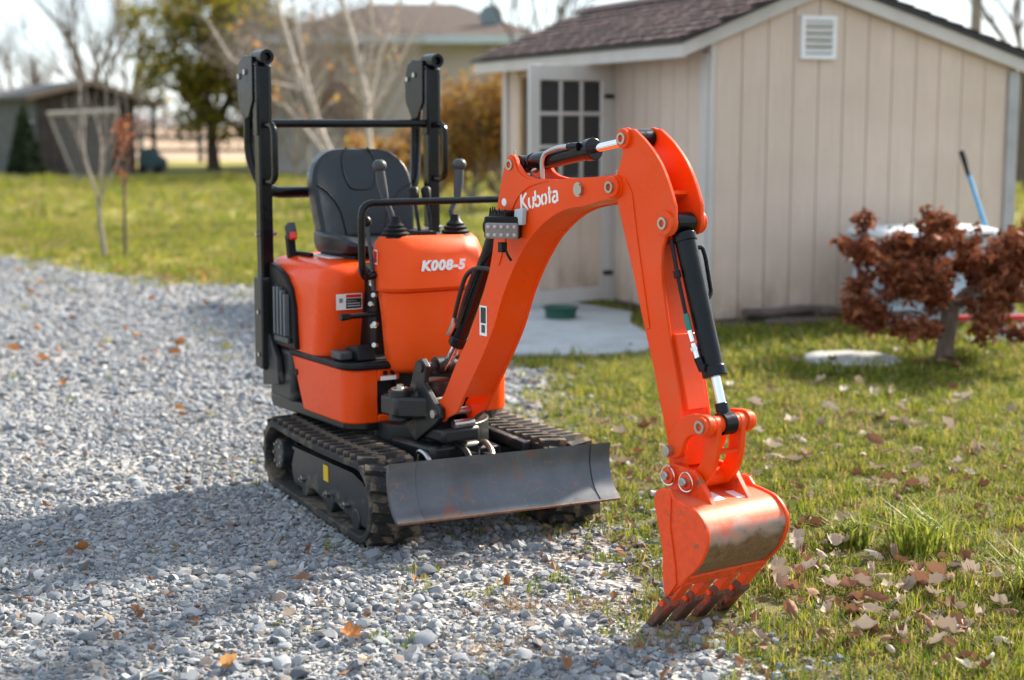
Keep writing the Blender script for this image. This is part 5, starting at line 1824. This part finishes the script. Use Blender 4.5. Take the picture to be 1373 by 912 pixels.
# --- grass tufts
def tuft(nb, h, spread, lean, mat, width=.0035, seed=0, name='tuft'):
    rs = np.random.default_rng(seed)
    V, F = [], []
    for _ in range(nb):
        a = rs.uniform(0, 6.28)
        r_ = spread * math.sqrt(rs.random())
        bx_, by_ = r_ * math.cos(a), r_ * math.sin(a)
        hh = h * rs.uniform(.55, 1.2)
        la = rs.uniform(0, 6.28)
        ln = lean * rs.uniform(.3, 1.3)
        dx, dy = math.cos(la), math.sin(la)
        wx, wy = -dy * width / 2 * rs.uniform(.7, 1.3), dx * width / 2 * rs.uniform(.7, 1.3)
        k = len(V)
        m1 = (bx_ + dx * hh * ln * .30, by_ + dy * hh * ln * .30, hh * .55)
        m2 = (bx_ + dx * hh * ln, by_ + dy * hh * ln, hh * (1 - .25 * ln))
        V += [(bx_ - wx, by_ - wy, -.005), (bx_ + wx, by_ + wy, -.005), (m1[0] - wx * .85, m1[1] - wy * .85, m1[2]), (m1[0] + wx * .85, m1[1] + wy * .85, m1[2]), m2]
        F += [(k, k + 1, k + 3, k + 2), (k + 2, k + 3, k + 4)]
    me = bpy.data.meshes.new(name)
    me.from_pydata(V, [], F)
    me.materials.append(MATS[mat])
    me.update()
    return mobj(name, me)


def flat_weed(mat, seed):
    """small low rosette of round leaves"""
    rs = np.random.default_rng(seed)
    c = []
    for _ in range(22):
        a, r_ = rs.uniform(0, 6.28), .05 * math.sqrt(rs.random())
        c.append((r_ * math.cos(a), r_ * math.sin(a), .004 + .014 * rs.random()))
    me = leaf_mesh('weed', c, .016, mat, .4, .8, .2)
    return mobj('weed', me)


tufts = [tuft(20, .036, .045, .75, 'grass', .0032, 1), tuft(18, .048, .042, .7, 'grass', .0034, 2), tuft(16, .030, .05, 1.0, 'grass', .0034, 3),
         tuft(14, .026, .055, 1.4, 'straw', .0028, 4), flat_weed('weed', 5), flat_weed('weed', 6), tuft(16, .062, .035, .6, 'grass', .0036, 7)]
C_GR = variants('tufts', tufts)
PP, SS, II = [], [], []
SHED_POLY = [(1.32, 10.43), (3.62, 11.41), (2.25, 14.63), (-.05, 13.65)]
PADP = [(-.62, 9.3), (-.1, 9.05), (.45, 9.0), (.80, 9.2), (.92, 9.75), (.80, 10.5), (.86, 11.1), (.28, 12.0), (-.9, 11.6)]
for y0, y1, dens, sc_ in ((3.2, 6.5, 1900, .80), (6.5, 10.0, 1150, 1.0), (10, 14, 420, 1.25), (14, 22, 90, 1.9), (22, 40, 16, 3.2)):
    p = view_pts(y0, y1, dens)
    sg = sgrav(p) + (vnoise(p, 3.1, 1) - .5) * .30 + (vnoise(p, 9, 3) - .5) * .12
    thin = vnoise(p, 1.7, 9) * .55 + vnoise(p, 5.5, 10) * .45
    near = p[:, 1] < 10
    pr = np.clip(np.where(sg > 0, .25 + sg * 1.6, 0), 0, 1) * np.where(near, np.clip(1.90 - thin * 2.12, .12, 1), 1)
    keep = RNG.random(len(p)) < pr
    inp = in_poly(p, SHED_POLY) | in_poly(p, PADP)
    keep &= ~inp
    # stray plants growing through the gravel
    stray = (sg <= 0) & (vnoise(p, 4.2, 21) * .5 + vnoise(p, 11, 22) * .5 > .68 - .20 * np.exp(sg / .30)) & (RNG.random(len(p)) < .55 * np.exp(sg / .6))
    lab = RNG.choice([0, 1, 2, 3, 4, 5, 6], len(p), p=[.26, .18, .20, .16, .06, .05, .09])
    dry = vnoise(p, 2.3, 12) > .62
    lab = np.where(dry & (RNG.random(len(p)) < .35), 3, lab)
    lab = np.where(stray, RNG.choice([2, 3, 4, 5, 5, 4, 3], len(p)), lab)
    k = keep | stray
    PP.append(p[k])
    II.append(lab[k])
    s_ = sc_ * RNG.uniform(.65, 1.35, k.sum()) * np.where(stray[k], .75, 1)
    SS.append(s_)
# dry straw patch on the gravel before the bucket
for cx, cy, rx, ry, n2 in ((.04, 4.27, .16, .035, 60), (-.02, 3.90, .10, .04, 30), (.52, 4.02, .1, .06, 25), (.3, 5.0, .2, .12, 25)):
    p = np.stack([RNG.normal(cx, rx, n2), RNG.normal(cy, ry, n2)], 1)
    PP.append(p)
    II.append(np.full(n2, 3))
    SS.append(RNG.uniform(.6, 1.1, n2))
# richer growth at the foot of the shed and round the stone
for (cx, cy, rx, ry, n2) in ((2.0, 9.9, .55, .25, 420), (1.9, 9.3, .6, .25, 260), (3.0, 10.2, .5, .2, 220), (1.93, 8.45, .35, .10, 140)):
    p = np.stack([RNG.normal(cx, rx, n2), RNG.normal(cy, ry, n2)], 1)
    p = p[~(in_poly(p, SHED_POLY) | in_poly(p, PADP))]
    PP.append(p)
    II.append(RNG.choice([1, 6, 6, 0], len(p)))
    SS.append(RNG.uniform(1.3, 2.3, len(p)))
PP, II, SS = np.concatenate(PP), np.concatenate(II), np.concatenate(SS)
ok_ = np.hypot((PP[:, 0] - 1.93) / .29, (PP[:, 1] - 8.8) / .31) > 1
PP, II, SS = PP[ok_], II[ok_], SS[ok_]
n_ = len(PP)
scl = np.stack([SS, SS, SS * RNG.uniform(.75, 1.25, n_)], 1)
scatter('grass', PP, np.zeros(n_), np.stack([RNG.normal(0, .1, n_), RNG.normal(0, .1, n_), RNG.uniform(0, 6.28, n_)], 1), scl, II, C_GR, 'short green and yellowing grass of the lawn with weeds', 'grass')

# taller clumps of ornamental grass on the right
for (x, y, s_, sd, lab) in ((1.30, 4.85, 1.0, 31, 'tall loose clump of green grass among dead leaves right of the bucket'), (1.52, 4.35, .9, 32, 'tall green grass clump at the right edge of the picture'),
                            (1.10, 4.95, .6, 33, 'small clump of long grass nearest the bucket')):
    o = tuft(150, .18 * s_, .11 * s_, .85, 'grass_long', .0075, sd, 'grass_clump')
    o.location = (x, y, 0)
    T(o, lab, 'grass', 'tall grass clumps on the right')

# --- dead leaves
def dead_leaf(seed, lobes, curl):
    rs = np.random.default_rng(seed)
    n_ = 18
    rim, mid = [], []
    for k in range(n_):
        a = 2 * math.pi * k / n_
        r_ = (.72 + .28 * abs(math.cos(a * lobes / 2))) * (1 if k % 2 else .86) * rs.uniform(.82, 1.1)
        x, y = r_ * math.cos(a), r_ * math.sin(a) * .68
        z = curl * (abs(y) ** 1.3 * 1.15 + .38 * x * x) + rs.normal() * .11
        rim.append((x, y, z))
        mid.append((x * .5, y * .5, curl * (abs(y * .5) ** 1.3 * 1.15 + .38 * x * x * .25) + rs.normal() * .08))
    # roll the blade of the leaf up round its midrib, as dry leaves do
    rr_ = (.55, .42, .30, .75)[seed % 4]

    def roll(q_):
        x, y, z = q_
        k_ = math.copysign(1, curl)
        return (x, rr_ * math.sin(y / rr_), z * .45 + k_ * rr_ * (1 - math.cos(y / rr_)) + .18 * x * x * k_)
    rim = [roll(q_) for q_ in rim]
    mid = [roll(q_) for q_ in mid]
    V = [(0, 0, 0)] + mid + rim + [(1.0, 0, .1 * curl), (1.5, .06, .12), (1.5, .02, .12)]
    F = [(0, 1 + k, 1 + (k + 1) % n_) for k in range(n_)] + [(1 + k, 1 + n_ + k, 1 + n_ + (k + 1) % n_, 1 + (k + 1) % n_) for k in range(n_)] + [(1 + 2 * n_, 2 + 2 * n_, 3 + 2 * n_)]
    me = bpy.data.meshes.new('dead_leaf')
    me.from_pydata(V, [], F)
    me.polygons.foreach_set('use_smooth', [True] * len(me.polygons))
    return me


leafd = {}
for mn in ('leaf_pale', 'leaf_brown', 'leaf_orange'):
    for k in range(4):
        me = dead_leaf(200 + k, (5, 3, 4, 2)[k], (1.2, -.8, 1.9, .6)[k])
        me.materials.append(MATS[mn])
        leafd[mn, k] = me
lrn = random.Random(23)


def put_leaf(x, y, size, mn, label, group, z=.02, tilt=.33):
    kv = lrn.randrange(4)
    o = mobj('dead_leaf', leafd[mn, kv])
    o.location = (x, y, z)
    o.rotation_euler = (lrn.gauss(0, tilt), lrn.gauss(0, tilt), lrn.random() * 6.28)
    s_ = size * lrn.uniform(.55, 1.4)
    o.scale = (s_, s_, s_)
    if group:      # tell the leaves of one patch apart by size, shape and colour
        look = ('large' if s_ > size else 'small') + ' ' + ('cupped', 'domed', 'rolled-up', 'flat narrow')[kv] + ' ' + {'leaf_pale': 'pale tan', 'leaf_brown': 'dull brown', 'leaf_orange': 'orange'}[mn]
        label = look + ' ' + label
    T(o, label, 'leaf', group)
    return o


def gxy(px, py):
    """ground point under a photo position (for siting the leaves one sees)"""
    f = 2100.
    cp, sp = math.cos(PITCH), math.sin(PITCH)
    a, b_ = (px - 686.5) / f, (456 - py) / f
    d = (a, cp + b_ * sp, -sp + b_ * cp)
    t_ = -1.35 / d[2]
    return d[0] * t_, d[1] * t_


# single leaves one can pick out on the gravel
for px_, py_, s_, mn, lab in ((110, 748, .034, 'leaf_orange', 'small rusty leaf lying in the shade left of the track'), (366, 772, .034, 'leaf_pale', 'pale cupped leaf on the gravel before the track'),
                              (405, 788, .036, 'leaf_brown', 'tan leaf just right of the pale cupped one on the gravel'), (205, 884, .030, 'leaf_brown', 'dark brown upright leaf at the lower left on gravel'),
                              (470, 866, .034, 'leaf_orange', 'bright orange-brown leaf at the bottom of the gravel'), (388, 838, .034, 'leaf_pale', 'pale torn leaf on the gravel left of the orange-brown one'),
                              (312, 905, .038, 'leaf_orange', 'long orange leaf cut by the bottom edge'), (490, 900, .040, 'leaf_pale', 'large pale leaf at the bottom edge left of centre'),
                              (35, 812, .030, 'leaf_brown', 'curled brown leaf near the left edge of the gravel'), (180, 832, .032, 'leaf_brown', 'flat tan leaf in the shaded gravel at lower left'),
                              (556, 790, .030, 'leaf_orange', 'orange leaf on the gravel below the blade'), (680, 792, .026, 'leaf_orange', 'small copper leaf on the gravel between blade and bucket'),
                              (712, 852, .040, 'leaf_pale', 'cream lobed leaf on the gravel left of the bucket teeth'), (648, 745, .040, 'leaf_pale', 'cream leaf lying close under the blade'),
                              (150, 838, .026, 'leaf_pale', 'small pale leaf beside the flat tan one'), (265, 850, .026, 'leaf_brown', 'small brown leaf in the lower left gravel'),
                              (760, 905, .034, 'leaf_brown', 'brown leaf at the bottom edge below the bucket'), (845, 470, .03, 'leaf_brown', 'brown leaf on the edge of the concrete pad')):
    x, y = gxy(px_, py_)
    put_leaf(x, y, s_, mn, lab, None, .026)
# leaves scattered over the lawn
spots = [((1255, 650, 60, 10), 18, 'leaf in the bare lawn patch right of the bucket', 'leaves in the bare patch'),
         ((1100, 750, 40, 30), 32, 'leaf in the litter just right of the bucket', 'leaves right beside the bucket'),
         ((1240, 795, 80, 26), 54, 'leaf heaped at the foot of the tall grass', 'leaves under the tall grass'),
         ((1290, 865, 70, 26), 36, 'leaf at the lower right corner', 'leaves in the lower right corner'),
         ((1130, 835, 60, 30), 16, 'leaf on thin grass below the tall grass clump', 'leaves below the tall grass'),
         ((1180, 570, 120, 48), 64, 'leaf lying on the open lawn before the maple', 'leaves on the open lawn'),
         ((1010, 620, 45, 50), 20, 'leaf on the grass behind the bucket', 'leaves behind the bucket'),
         ((860, 640, 55, 40), 12, 'leaf at the grass edge beside the blade', 'leaves beside the blade'),
         ((200, 375, 120, 12), 22, 'leaf at the lawn edge under the saplings', 'leaves under the saplings'),
         ((180, 470, 120, 50), 26, 'leaf on the sunlit gravel left of the digger', 'leaves on the sunlit gravel'),
         ((1130, 470, 60, 8), 10, 'leaf behind the flat round stone', 'leaves behind the round stone'),
         ((1255, 492, 25, 6), 12, 'leaf fallen at the maple foot', 'leaves at the maple foot')]
for (cx, cy, rx, ry), n2, lab, grp in spots:
    for k in range(n2):
        px_, py_ = lrn.gauss(cx, rx), lrn.gauss(cy, ry)
        if not (0 < px_ < 1373 and 340 < py_ < 912):
            continue
        x, y = gxy(px_, py_)
        if 'saplings' in lab or 'sunlit' in lab or 'stone' in lab:
            mn = 'leaf_orange'
        elif 'maple foot' in lab:
            mn = 'leaf_brown'
        elif 'open lawn' in lab and lrn.random() < .75:
            mn = 'leaf_pale'
        else:
            mn = lrn.choice(('leaf_pale', 'leaf_pale', 'leaf_brown', 'leaf_brown'))
        put_leaf(x, y, .034 if y < 6 else .038, mn, lab, grp, .028 if y < 8 else .04)
# fine litter too small to count
p = np.concatenate([view_pts(3.4, 6.5, 130), view_pts(6.5, 16, 16)])
sg = sgrav(p)
p = p[((sg > -.25) | (RNG.random(len(p)) < .14)) & ~(in_poly(p, SHED_POLY) | in_poly(p, PADP))]
lit = leaf_mesh('leaf_litter', np.concatenate([p, RNG.uniform(.008, .03, (len(p), 1))], 1), .028, 'leaf_brown', .6, .6, .4)
T(mobj('leaf_litter', lit), 'scraps of brown leaf litter strewn through the grass', 'leaf litter', kind='stuff')
